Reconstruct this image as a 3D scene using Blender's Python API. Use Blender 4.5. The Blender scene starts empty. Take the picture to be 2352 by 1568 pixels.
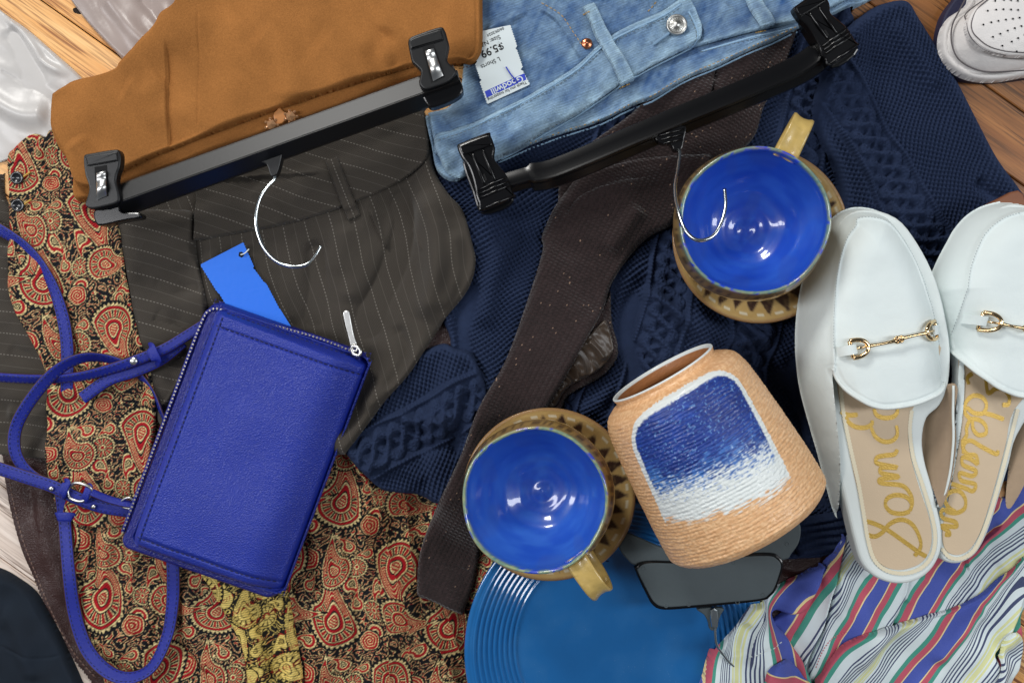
import bpy, bmesh, math, random
import numpy as np
from mathutils import Vector, Matrix, Euler

# ------------------------------------------------------------------ camera, light, exposure
SC = bpy.context.scene
S = 0.0004                 # metres per layout unit on the floor
HC = 0.90                  # camera height
def W(px, py, z=0.0):      # layout point (x right, y down) lying at height z
    k = (HC - z) / HC
    return ((px - 1176) * S * k, (784 - py) * S * k, z)

cam = bpy.data.cameras.new('camera')
cam.sensor_width = 36
cam.lens = 36 * HC / (2352 * S)
cam.clip_start = 0.01
cam.clip_end = 50
camo = bpy.data.objects.new('camera', cam)
SC.collection.objects.link(camo)
camo.location = (0, 0, HC)
SC.camera = camo

wd = bpy.data.worlds.new('World')
SC.world = wd
wd.use_nodes = True
wd.node_tree.nodes['Background'].inputs[0].default_value = (0.80, 0.88, 1.0, 1)
wd.node_tree.nodes['Background'].inputs[1].default_value = 0.085

def area(name, loc, target, sx, sy, power, col):
    l = bpy.data.lights.new(name, 'AREA')
    l.shape = 'RECTANGLE'; l.size = sx; l.size_y = sy; l.energy = power; l.color = col
    o = bpy.data.objects.new(name, l)
    SC.collection.objects.link(o)
    o.location = loc
    d = Vector(target) - Vector(loc)
    o.rotation_euler = d.to_track_quat('-Z', 'Y').to_euler()
    return o
area('ceiling_lamp_right', (1.62, 0.10, 1.75), (0, 0, 0), 0.34, 1.9, 25, (0.94, 0.97, 1.0))
area('ceiling_lamp_left', (-1.62, 0.15, 1.75), (0, 0, 0), 0.34, 1.9, 27, (0.98, 0.98, 1.0))
area('window_light', (-0.9, 1.9, 1.5), (-0.1, 0.0, 0), 0.6, 0.5, 33, (1.0, 0.98, 0.94))
SC.view_settings.view_transform = 'Standard'
SC.view_settings.look = 'None'
SC.view_settings.exposure = 0.0
SC.view_settings.gamma = 1

# ------------------------------------------------------------------ helpers: colours and numpy
def lin(c):
    c = c / 255.0
    return c / 12.92 if c <= 0.04045 else ((c + 0.055) / 1.055) ** 2.4
def rgb(r, g, b, k=1.0):
    return (lin(r) * k, lin(g) * k, lin(b) * k, 1.0)

_rng = np.random.RandomState(7)
_T = _rng.rand(256, 256)
def vnoise(x, y, sd=0):
    x = np.asarray(x, float) + sd * 17.3; y = np.asarray(y, float) + sd * 31.7
    xi = np.floor(x).astype(int); yi = np.floor(y).astype(int)
    fx = x - xi; fy = y - yi
    fx = fx * fx * fx * (fx * (fx * 6 - 15) + 10); fy = fy * fy * fy * (fy * (fy * 6 - 15) + 10)
    a = _T[xi & 255, yi & 255]; b = _T[(xi + 1) & 255, yi & 255]
    c = _T[xi & 255, (yi + 1) & 255]; d = _T[(xi + 1) & 255, (yi + 1) & 255]
    return (a * (1 - fx) + b * fx) * (1 - fy) + (c * (1 - fx) + d * fx) * fy
def fbm(x, y, sd=0, o=3):
    s = 0; a = 1; t = 0
    for i in range(o):
        s = s + a * vnoise(x * 2 ** i, y * 2 ** i, sd + i * 3); t += a; a *= 0.5
    return s / t
def sm(a, b, x):
    t = np.clip((x - a) / (b - a), 0, 1)
    return t * t * (3 - 2 * t)

def spline(pts, n=6, closed=True):
    """Catmull-Rom through the points; a repeated point is a corner"""
    P = [np.array(p, float) for p in pts]
    N = len(P); out = []
    rng = range(N) if closed else range(N - 1)
    for i in rng:
        if closed:
            p0, p1, p2, p3 = P[(i - 1) % N], P[i], P[(i + 1) % N], P[(i + 2) % N]
        else:
            p0, p1, p2, p3 = P[max(i - 1, 0)], P[i], P[i + 1], P[min(i + 2, N - 1)]
        if np.allclose(p1, p2): continue
        if np.allclose(p0, p1): p0 = p1 - (p2 - p1) * 0.3
        if np.allclose(p2, p3): p3 = p2 + (p2 - p1) * 0.3
        for j in range(n):
            t = j / n
            out.append(0.5 * ((2 * p1) + (-p0 + p2) * t + (2 * p0 - 5 * p1 + 4 * p2 - p3) * t * t + (-p0 + 3 * p1 - 3 * p2 + p3) * t ** 3))
    if not closed: out.append(P[-1])
    return np.array(out)

def seg_dist(X, Y, poly, closed=True):
    """distance, signed side, arc parameter and nearest point on a polyline"""
    n = len(poly); m = n if closed else n - 1
    best = np.full(X.shape, 1e18); side = np.zeros(X.shape); tt = np.zeros(X.shape)
    nx = np.zeros(X.shape); ny = np.zeros(X.shape)
    L = 0.0; cum = []
    for i in range(m):
        cum.append(L); L += np.hypot(*(poly[(i + 1) % n][:2] - poly[i][:2]))
    for i in range(m):
        ax, ay = poly[i][0], poly[i][1]; bx, by = poly[(i + 1) % n][0], poly[(i + 1) % n][1]
        dx, dy = bx - ax, by - ay; l2 = dx * dx + dy * dy
        if l2 < 1e-14: continue
        t = np.clip(((X - ax) * dx + (Y - ay) * dy) / l2, 0, 1)
        qx = ax + t * dx; qy = ay + t * dy
        d = (X - qx) ** 2 + (Y - qy) ** 2
        k = d < best
        best[k] = d[k]; nx[k] = qx[k]; ny[k] = qy[k]
        cr = dx * (Y - ay) - dy * (X - ax)
        side[k] = np.sign(cr)[k]
        tt[k] = ((cum[i] + t * math.sqrt(l2)) / L)[k]
    return np.sqrt(best), side, tt, nx, ny
def inside(X, Y, poly):
    n = len(poly); ins = np.zeros(X.shape, bool)
    for i in range(n):
        ax, ay = poly[i][0], poly[i][1]; bx, by = poly[(i + 1) % n][0], poly[(i + 1) % n][1]
        if ay == by: continue
        c = ((ay > Y) != (by > Y)) & (X < (bx - ax) * (Y - ay) / (by - ay) + ax)
        ins ^= c
    return ins

# height map of the pile: what lies under the next thing
CELL = 0.002
HX0, HY0, HNX, HNY = -0.66, -0.46, 660, 460
HM = np.zeros((HNX, HNY))
GX, GY = np.meshgrid(HX0 + CELL * np.arange(HNX), HY0 + CELL * np.arange(HNY), indexing='ij')
def samp(A, X, Y):
    u = np.clip((X - HX0) / CELL, 0, HNX - 1.001); v = np.clip((Y - HY0) / CELL, 0, HNY - 1.001)
    i = u.astype(int); j = v.astype(int); fu = u - i; fv = v - j
    return (A[i, j] * (1 - fu) + A[i + 1, j] * fu) * (1 - fv) + (A[i, j + 1] * (1 - fu) + A[i + 1, j + 1] * fu) * fv
def gblur(A, sig):
    fx = np.fft.fftfreq(A.shape[0])[:, None]; fy = np.fft.rfftfreq(A.shape[1])[None, :]
    s = sig / CELL
    return np.fft.irfft2(np.fft.rfft2(A) * np.exp(-2 * (math.pi * s) ** 2 * (fx ** 2 + fy ** 2)), s=A.shape)
def dil(A, n=1):
    for _ in range(n):
        B = A.copy()
        B[1:] = np.maximum(B[1:], A[:-1]); B[:-1] = np.maximum(B[:-1], A[1:])
        A2 = B.copy()
        A2[:, 1:] = np.maximum(A2[:, 1:], B[:, :-1]); A2[:, :-1] = np.maximum(A2[:, :-1], B[:, 1:])
        A = A2
    return A
def height_at(px, py, z0=0.02):
    x, y, _ = W(px, py, z0)
    return float(samp(HM, np.array([x]), np.array([y]))[0])
def stamp(poly_px, z):
    P = np.array([W(p[0], p[1], z)[:2] for p in poly_px])
    k = inside(GX, GY, P)
    HM[k] = np.maximum(HM[k], z)

# ------------------------------------------------------------------ helpers: objects
COL = SC.collection
def link(o, parent=None):
    COL.objects.link(o)
    if parent is not None: o.parent = parent
    return o
def tag(o, label=None, cat=None, group=None, kind=None):
    if label: o['label'] = label
    if cat: o['category'] = cat
    if group: o['group'] = group
    if kind: o['kind'] = kind
    return o
def thing(name, label, cat, px=None, z=0.0, group=None):
    o = bpy.data.objects.new(name, None); COL.objects.link(o)
    o.empty_display_size = 0.02
    return tag(o, label, cat, group)
def mesh_np(name, V, F, mat, parent=None, uv=None, col=None, smooth=True):
    me = bpy.data.meshes.new(name)
    nf, k = F.shape
    me.vertices.add(len(V)); me.vertices.foreach_set('co', np.ascontiguousarray(V, dtype=np.float32).ravel())
    me.loops.add(nf * k); me.loops.foreach_set('vertex_index', F.astype(np.int32).ravel())
    me.polygons.add(nf); me.polygons.foreach_set('loop_start', np.arange(nf, dtype=np.int32) * k)
    me.update(calc_edges=True)
    if smooth: me.polygons.foreach_set('use_smooth', np.ones(nf, bool))
    if uv is not None:
        l = me.uv_layers.new(name='UVMap')
        l.data.foreach_set('uv', np.ascontiguousarray(uv[F.ravel()], dtype=np.float32).ravel())
    if col is not None:
        a = me.color_attributes.new('Col', 'FLOAT_COLOR', 'POINT')
        c = np.ones((len(V), 4), np.float32); c[:, :col.shape[1]] = col
        a.data.foreach_set('color', c.ravel())
    me.materials.append(mat)
    o = bpy.data.objects.new(name, me)
    return link(o, parent)
def obj_bm(name, bm, mat, parent=None, smooth=True):
    me = bpy.data.meshes.new(name)
    bmesh.ops.recalc_face_normals(bm, faces=bm.faces[:])
    bm.to_mesh(me); bm.free()
    if smooth: me.polygons.foreach_set('use_smooth', np.ones(len(me.polygons), bool))
    me.materials.append(mat)
    o = bpy.data.objects.new(name, me)
    return link(o, parent)

def ridge_fn(folds, X, Y, z0):
    """sum of traced folds. (points, width, height, kind): r ridge, s one-sided step (left side of the line high), g groove"""
    out = np.zeros(X.shape)
    for f in folds:
        pts, w, h, kind = f[:4]
        sp = spline([W(p[0], p[1], z0)[:2] for p in pts], 5, False)
        wv = w * S
        bb = 4 * wv
        k = (X > sp[:, 0].min() - bb) & (X < sp[:, 0].max() + bb) & (Y > sp[:, 1].min() - bb) & (Y < sp[:, 1].max() + bb)
        if not k.any(): continue
        d, sd, t, _, _ = seg_dist(X[k], Y[k], sp, False)
        tap = np.minimum(1, np.minimum(t, 1 - t) / 0.16)
        tap = np.where((t <= 0.0) | (t >= 1.0), 0, tap * tap * (3 - 2 * tap))
        if kind == 'g':
            tap = np.where((t <= 0.0) | (t >= 1.0), 0, 1)
        if kind == 's':
            e = S * 1.2
            v = h * np.exp(-d / wv) * sm(-e, e, d * sd)
        else:
            v = h * np.exp(-(d / wv) ** 2)
        out[k] += v * tap
    return out

def hf(name, outline, zfun, mat, z0, res=3.0, parent=None, uvf=None, colf=None, n=6, holes=None, upd=True, sp=True, zedge=None):
    """height-field sheet inside an outline; border vertices sit exactly on the outline. zfun(X, Y, d, inside) -> z"""
    pl = spline(outline, n) if sp else np.array(outline, float)
    P = np.array([W(p[0], p[1], z0)[:2] for p in pl])
    if zedge is not None:      # the border rests on what lies below, so trace it at that height
        for _ in range(2):
            ze = zedge(P[:, 0], P[:, 1]); m = len(ze); kk = 4
            ze = sum(np.roll(ze, i) for i in range(-kk, kk + 1)) / (2 * kk + 1)
            P = np.array([W(p[0], p[1], z)[:2] for p, z in zip(pl, ze)])
    st = res * S
    x0, y0 = P.min(0) - st * 1.5; x1, y1 = P.max(0) + st * 1.5
    x0 = max(x0, -0.62); x1 = min(x1, 0.62); y0 = max(y0, -0.43); y1 = min(y1, 0.43)
    nx = int((x1 - x0) / st) + 2; ny = int((y1 - y0) / st) + 2
    X, Y = np.meshgrid(x0 + st * np.arange(nx), y0 + st * np.arange(ny), indexing='ij')
    ins = inside(X, Y, P)
    d, _, _, qx, qy = seg_dist(X, Y, P)
    quad = ins[:-1, :-1] | ins[1:, :-1] | ins[1:, 1:] | ins[:-1, 1:]
    if holes:
        for hl in holes:
            h = inside(X, Y, np.array([W(p[0], p[1], z0)[:2] for p in spline(hl, 4)]))
            quad &= ~(h[:-1, :-1] & h[1:, :-1] & h[1:, 1:] & h[:-1, 1:])
    snap = (~ins) | (d < st * 0.45)
    near = d < st * 2.3
    snap &= near
    Xs = np.where(snap, qx, X); Ys = np.where(snap, qy, Y); ds = np.where(snap | ~ins, 0, d)
    idx = np.arange(nx * ny).reshape(nx, ny)
    F = np.stack([idx[:-1, :-1], idx[1:, :-1], idx[1:, 1:], idx[:-1, 1:]], -1)[quad]
    used = np.unique(F); rem = np.full(nx * ny, -1); rem[used] = np.arange(len(used))
    F = rem[F]
    xv = Xs.ravel()[used]; yv = Ys.ravel()[used]; dv = ds.ravel()[used]
    zv = zfun(xv, yv, dv)
    V = np.stack([xv, yv, zv], -1)
    # layout coordinates for patterns
    U = xv / S; Vv = -yv / S
    uv = uvf(U, Vv) if uvf else np.stack([U / 100, Vv / 100], -1)
    col = colf(U, Vv, dv) if colf else None
    o = mesh_np(name, V, F, mat, parent, uv, col)
    if upd:
        bx0, by0 = P.min(0); bx1, by1 = P.max(0)
        k = (GX > bx0) & (GX < bx1) & (GY > by0) & (GY < by1)
        gx = GX[k]; gy = GY[k]
        gi = inside(gx, gy, P); gd = seg_dist(gx, gy, P)[0]
        gz = zfun(gx, gy, np.where(gi, gd, 0))
        v = HM[k]; v[gi] = np.maximum(v[gi], gz[gi]); HM[k] = v
    return o

def cloth(name, outline, mat, z0=0.02, thick=0.004, edge=7, drape=14, folds=(), wr=None, res=3.0, parent=None,
          uvf=None, colf=None, extra=None, n=6, floor=None, upd=True, lift=0.0, pw=0.5):
    """fabric laid over whatever is already in the pile"""
    base = gblur(dil(HM, 2), drape * S); low = dil(HM, 1).copy()
    e = edge * S
    def zf(X, Y, d):
        b = samp(base, X, Y) if floor is None else np.full(X.shape, floor)
        lo = samp(low, X, Y) if floor is None else b
        t = np.clip(d / e, 0, 1)
        prof = np.power(np.clip(1 - (1 - t) ** 2, 0, 1), pw)
        z = b + lift + thick * prof
        q = sm(0, e * 1.5, d)
        if folds: z = z + ridge_fn(folds, X, Y, z0) * q
        if wr:
            for (amp, sx, sy, ang, sd) in wr:
                c, s_ = math.cos(math.radians(ang)), math.sin(math.radians(ang))
                U = (X * c + Y * s_) / S; Vv = (-X * s_ + Y * c) / S
                z = z + q * amp * (fbm(U / sx, Vv / sy, sd, 2) - 0.5) * 2
        if extra is not None: z = z + extra(X / S + 1176, 784 - Y / S, d) * q
        z = np.maximum(z, lo + 0.0007 + thick * 0.25 * prof)
        return np.where(d <= 0, np.minimum(z, lo + 0.0007), z)
    ze = (lambda X, Y: samp(low, X, Y) + thick * .45) if floor is None else None
    return hf(name, outline, zf, mat, z0, res, parent, uvf, colf, n, None, upd, zedge=ze)

def rotuv(deg, cx=0, cy=0, k=100.0, warp=0.0, sd=3):
    c, s_ = math.cos(math.radians(deg)), math.sin(math.radians(deg))
    def f(U, V):
        if warp:
            U = U + warp * (vnoise(U / 130, V / 130, sd) - 0.5); V = V + warp * (vnoise(U / 130, V / 130, sd + 5) - 0.5)
        return np.stack([(U * c + V * s_) / k, (-U * s_ + V * c) / k], -1)
    return f

def tube(name, pts, r, mat, parent=None, seg=8, n=6, closed=False, cap=True, flat=1.0, rr=None):
    """swept round bar through world points"""
    sp = spline(pts, n, closed)
    N = len(sp)
    V = []
    up = np.array([0, 0, 1.0])
    for i in range(N):
        a = sp[i - 1] if (i > 0 or closed) else sp[i]
        b = sp[(i + 1) % N] if (i < N - 1 or closed) else sp[i]
        t = b - a; t /= (np.linalg.norm(t) + 1e-12)
        s1 = np.cross(t, up)
        if np.linalg.norm(s1) < 1e-3: s1 = np.array([1.0, 0, 0])
        s1 /= np.linalg.norm(s1); s2 = np.cross(s1, t)
        q = r if rr is None else r * np.interp(i / max(N - 1, 1), np.linspace(0, 1, len(rr)), rr)
        for j in range(seg):
            an = 2 * math.pi * j / seg
            V.append(sp[i] + s1 * math.cos(an) * q + s2 * math.sin(an) * q * flat)
    F = []
    for i in range(N if closed else N - 1):
        for j in range(seg):
            i2 = (i + 1) % N
            F.append((i * seg + j, i * seg + (j + 1) % seg, i2 * seg + (j + 1) % seg, i2 * seg + j))
    if cap and not closed:
        V.append(sp[0]); V.append(sp[-1]); c0 = len(V) - 2; c1 = len(V) - 1
        for j in range(seg):
            F.append((c0, (j + 1) % seg, j, j))
            F.append((c1, (N - 1) * seg + j, (N - 1) * seg + (j + 1) % seg, (N - 1) * seg + (j + 1) % seg))
    if cap and not closed:
        bm = bmesh.new(); vs = [bm.verts.new(v) for v in V]
        for f in F:
            g = []
            for x in f:
                if x not in g: g.append(x)
            try: bm.faces.new([vs[x] for x in g])
            except ValueError: pass
        return obj_bm(name, bm, mat, parent)
    return mesh_np(name, np.array(V), np.array(F), mat, parent)

def ribbon(name, pts, width, th, mat, parent=None, n=8, tilt=None, close=True):
    """leather or cloth strap: pts are (px, py, z); tilt in degrees per point turns the strap on edge"""
    sp = spline([W(*p) for p in pts], n, False)
    N = len(sp); V = []; uv = []
    tl = np.zeros(N) if tilt is None else np.interp(np.linspace(0, 1, N), np.linspace(0, 1, len(tilt)), tilt)
    L = 0
    prof = [(-.5, -.1), (-.497, .36), (-.47, .5), (-.2, .54), (.2, .54), (.47, .5), (.497, .36), (.5, -.1), (.47, -.5), (0, -.5), (-.47, -.5)]
    K = len(prof)
    for i in range(N):
        a = sp[max(i - 1, 0)]; b = sp[min(i + 1, N - 1)]
        t = b - a; t /= np.linalg.norm(t) + 1e-12
        s1 = np.cross(t, (0, 0, 1)); s1 /= np.linalg.norm(s1) + 1e-12
        s2 = np.cross(s1, t)
        c, s_ = math.cos(math.radians(tl[i])), math.sin(math.radians(tl[i]))
        a1 = s1 * c + s2 * s_; a2 = -s1 * s_ + s2 * c
        if i: L += np.linalg.norm(sp[i] - sp[i - 1])
        for (u, v) in prof:
            V.append(sp[i] + a1 * u * width * S + a2 * v * th); uv.append((u, L / S / 100))
    F = []
    for i in range(N - 1):
        for j in range(K):
            F.append((i * K + j, i * K + (j + 1) % K, (i + 1) * K + (j + 1) % K, (i + 1) * K + j))
    F = np.array(F)
    o = mesh_np(name, np.array(V), F, mat, parent, np.array(uv))
    return o, sp, tl

def slab(name, outline, z, h, mat, parent=None, bev=0.0008, n=4, sp=True, smooth=False, zf=None, seg=2):
    """outline pulled up from z by h with rounded edges"""
    pl = spline(outline, n) if sp else np.array(outline, float)
    bm = bmesh.new()
    vs = []
    for p in pl:
        x, y, _ = W(p[0], p[1], z + h)
        zz = z if zf is None else z + zf(p[0], p[1])
        vs.append(bm.verts.new((x, y, zz)))
    f = bm.faces.new(vs)
    r = bmesh.ops.extrude_face_region(bm, geom=[f])
    bmesh.ops.translate(bm, vec=(0, 0, h), verts=[v for v in r['geom'] if isinstance(v, bmesh.types.BMVert)])
    if bev:
        tops = [v for v in r['geom'] if isinstance(v, bmesh.types.BMVert)]
        ts = set(tops)
        ed = [e for e in bm.edges if e.verts[0] in ts and e.verts[1] in ts]
        bmesh.ops.bevel(bm, geom=ed, offset=bev, segments=seg, affect='EDGES', profile=0.5)
    o = obj_bm(name, bm, mat, parent, smooth=False)
    if smooth:
        o.data.polygons.foreach_set('use_smooth', [len(p.vertices) <= 4 for p in o.data.polygons])
    return o

def lathe(name, prof, mat, parent=None, seg=96, M=None, colf=None, disp=None):
    """surface of revolution about z; prof = [(r, z)...]; M = 4x4 placing matrix"""
    K = len(prof); pr = np.array(prof, float)
    th = np.linspace(0, 2 * math.pi, seg, endpoint=False)
    R = np.repeat(pr[:, 0][:, None], seg, 1); Z = np.repeat(pr[:, 1][:, None], seg, 1); T = np.repeat(th[None], K, 0)
    s = np.repeat(np.concatenate([[0], np.cumsum(np.hypot(np.diff(pr[:, 0]), np.diff(pr[:, 1])))])[:, None], seg, 1)
    if disp is not None: R = R + disp(R, Z, T, s)
    V = np.stack([R * np.cos(T), R * np.sin(T), Z], -1).reshape(-1, 3)
    idx = np.arange(K * seg).reshape(K, seg); nx = np.roll(idx, -1, 1)
    F = np.stack([idx[:-1], nx[:-1], nx[1:], idx[1:]], -1).reshape(-1, 4)
    col = colf(R, Z, T, s).reshape(-1, 3) if colf else None
    uv = np.stack([T * R.max() / S / 100, s / S / 100], -1).reshape(-1, 2)
    o = mesh_np(name, V, F, mat, parent, uv, col)
    if M is not None: o.matrix_world = M
    return o

def stitches(name, line, z0, mat, parent=None, dash=8, gap=5, w=1.6, zf=None, lift=0.0010, on_hm=True):
    """row of thread stitches lying on the surface, joined into one part"""
    sp = spline(line, 8, False)
    d = np.concatenate([[0], np.cumsum(np.hypot(*(np.diff(sp[:, :2], axis=0)).T))])
    L = d[-1]; V = []; F = []; q = 0.0
    while q + dash < L:
        ring = []
        for a in (0, .5, 1):
            s_ = q + dash * a
            px = np.interp(s_, d, sp[:, 0]); py = np.interp(s_, d, sp[:, 1])
            pa = np.interp(s_ + 1, d, sp[:, 0]) - np.interp(s_ - 1, d, sp[:, 0]); pb = np.interp(s_ + 1, d, sp[:, 1]) - np.interp(s_ - 1, d, sp[:, 1])
            l = math.hypot(pa, pb) + 1e-9; nx_, ny_ = -pb / l, pa / l
            x, y, _ = W(px, py, z0)
            if zf: z = zf(px, py)
            else:
                for _ in range(3):
                    z = float(samp(HM, np.array([x]), np.array([y]))[0]); x, y, _w = W(px, py, .5 * z + .5 * z0)
            hh = lift + (0.0005 if a == .5 else 0)
            ww = w * (1 if a == .5 else .6)
            for sgn, dz in ((-1, -0.0003), (0, hh), (1, -0.0003)):
                V.append((x + nx_ * ww * sgn * S, y - ny_ * ww * sgn * S, z + dz))
        b = len(V) - 9
        for i in range(2):
            for j in range(2):
                F.append((b + i * 3 + j, b + i * 3 + j + 1, b + i * 3 + j + 4, b + i * 3 + j + 3))
        q += dash + gap
    if not F: return None
    return mesh_np(name, np.array(V), np.array(F), mat, parent)

def text_obj(name, body, px, py, z, size_px, xdir, mat, parent=None, ex=0.0001, bold=0.0):
    """flat printed lettering; xdir is the reading direction in layout units"""
    cu = bpy.data.curves.new(name, 'FONT'); cu.body = body; cu.size = size_px * S; cu.extrude = ex; cu.offset = bold * S
    t = bpy.data.objects.new('tmp', cu); COL.objects.link(t)
    dg = bpy.context.evaluated_depsgraph_get()
    me = bpy.data.meshes.new_from_object(t.evaluated_get(dg))
    bpy.data.objects.remove(t)
    me.materials.clear(); me.materials.append(mat); me.name = name
    l = math.hypot(*xdir); cx, cy = xdir[0] / l, -xdir[1] / l
    x, y, _ = W(px, py, z)
    M = Matrix(((cx, -cy, 0, x), (cy, cx, 0, y), (0, 0, 1, z), (0, 0, 0, 1)))
    me.transform(M)
    return link(bpy.data.objects.new(name, me), parent)

# ------------------------------------------------------------------ helpers: materials
class NT:
    def __init__(s, m): s.t = m.node_tree; s.n = s.t.nodes; s.l = s.t.links
    def add(s, typ, **kw):
        n = s.n.new(typ)
        for k, v in kw.items():
            if k.startswith('i_'):
                n.inputs[int(k[2:])].default_value = v
            else: setattr(n, k, v)
        return n
    def math(s, op, a, b=None, c=None):
        n = s.n.new('ShaderNodeMath'); n.operation = op
        for i, v in enumerate((a, b, c)):
            if v is None: continue
            if isinstance(v, (int, float)): n.inputs[i].default_value = v
            else: s.l.new(v, n.inputs[i])
        return n.outputs[0]
    def mix(s, f, a, b, blend='MIX'):
        n = s.n.new('ShaderNodeMix'); n.data_type = 'RGBA'; n.blend_type = blend
        for i, v in ((0, f), (6, a), (7, b)):
            if isinstance(v, (int, float, tuple)): n.inputs[i].default_value = v
            else: s.l.new(v, n.inputs[i])
        return n.outputs[2]
    def coord(s, kind='UV', sc=(1, 1, 1), rot=0):
        tc = s.n.new('ShaderNodeTexCoord'); mp = s.n.new('ShaderNodeMapping')
        mp.inputs['Scale'].default_value = sc; mp.inputs['Rotation'].default_value[2] = rot
        s.l.new(tc.outputs[kind], mp.inputs[0]); return mp.outputs[0]
    def noise(s, vec, scale, det=2, rough=.5):
        n = s.n.new('ShaderNodeTexNoise'); n.inputs['Scale'].default_value = scale; n.inputs['Detail'].default_value = det
        n.inputs['Roughness'].default_value = rough; s.l.new(vec, n.inputs['Vector']); return n.outputs[0]
    def voro(s, vec, scale, feat='F1', out=0):
        n = s.n.new('ShaderNodeTexVoronoi'); n.feature = feat; n.inputs['Scale'].default_value = scale
        s.l.new(vec, n.inputs['Vector']); return n.outputs[out]
    def ramp(s, v, stops, interp='LINEAR'):
        n = s.n.new('ShaderNodeValToRGB'); n.color_ramp.interpolation = interp
        e = n.color_ramp.elements
        e[0].position = stops[0][0]; e[0].color = stops[0][1]
        e[1].position = stops[-1][0]; e[1].color = stops[-1][1]
        for p, c in stops[1:-1]:
            x = e.new(p); x.color = c
        s.l.new(v, n.inputs[0]); return n.outputs[0]
    def bump(s, h, dist, prev=None):
        n = s.n.new('ShaderNodeBump'); n.inputs['Strength'].default_value = 1; n.inputs['Distance'].default_value = dist
        s.l.new(h, n.inputs['Height'])
        if prev is not None: s.l.new(prev, n.inputs['Normal'])
        return n.outputs[0]

def mat(name, col, rough=0.8, metal=0.0, sheen=0.0, coat=0.0, bumps=(), var=None, attr=False, spec=None, coord='Object', fn=None, tint=None):
    m = bpy.data.materials.new(name); m.use_nodes = True
    t = NT(m); b = t.n['Principled BSDF']
    if attr:
        a = t.add('ShaderNodeVertexColor', layer_name='Col'); c = a.outputs[0]
    else:
        r = t.add('ShaderNodeRGB'); r.outputs[0].default_value = col; c = r.outputs[0]
    if var:
        v = t.noise(t.coord(coord), var[1], 4, .6)
        k = t.math('MULTIPLY_ADD', t.math('SUBTRACT', v, 0.5), var[0] * 2, 1.0)
        vm = t.n.new('ShaderNodeVectorMath'); vm.operation = 'SCALE'
        t.l.new(c, vm.inputs[0]); t.l.new(k, vm.inputs['Scale']); c = vm.outputs[0]
    if fn: c = fn(t, c) or c
    t.l.new(c, b.inputs['Base Color'])
    b.inputs['Roughness'].default_value = rough; b.inputs['Metallic'].default_value = metal
    if sheen:
        b.inputs['Sheen Weight'].default_value = sheen; b.inputs['Sheen Roughness'].default_value = .5
        if tint: b.inputs['Sheen Tint'].default_value = tint
    if coat: b.inputs['Coat Weight'].default_value = coat; b.inputs['Coat Roughness'].default_value = 0.06
    if spec is not None: b.inputs['Specular IOR Level'].default_value = spec
    nrm = None
    for bp in bumps:
        kind, sc, dist = bp[:3]
        if kind == 'noise': h = t.noise(t.coord(coord), sc, 3)
        elif kind == 'leather':
            h = t.math('POWER', t.voro(t.coord(coord), sc, 'DISTANCE_TO_EDGE'), 0.6)
        elif kind == 'twill':
            w = t.add('ShaderNodeTexWave', bands_direction='DIAGONAL'); w.inputs['Scale'].default_value = sc
            w.inputs['Distortion'].default_value = 0.6; w.inputs['Detail'].default_value = 1; t.l.new(t.coord('UV'), w.inputs[0]); h = w.outputs['Fac']
        elif kind == 'weave':
            sx = t.n.new('ShaderNodeSeparateXYZ'); t.l.new(t.coord('UV', (sc, sc, sc)), sx.inputs[0])
            h = t.math('MULTIPLY', t.math('SINE', sx.outputs[0]), t.math('SINE', sx.outputs[1]))
        elif kind == 'knit':
            sx = t.n.new('ShaderNodeSeparateXYZ'); t.l.new(t.coord('UV', (sc, sc, sc)), sx.inputs[0])
            cx = t.math('ABSOLUTE', t.math('SINE', sx.outputs[0]))
            h = t.math('MULTIPLY', cx, t.math('MULTIPLY_ADD', t.math('SINE', t.math('MULTIPLY_ADD', cx, 2.2, t.math('MULTIPLY', sx.outputs[1], 2.6))), .5, .6))
        nrm = t.bump(h, dist, nrm)
    if nrm is not None: t.l.new(nrm, b.inputs['Normal'])
    return m

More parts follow.
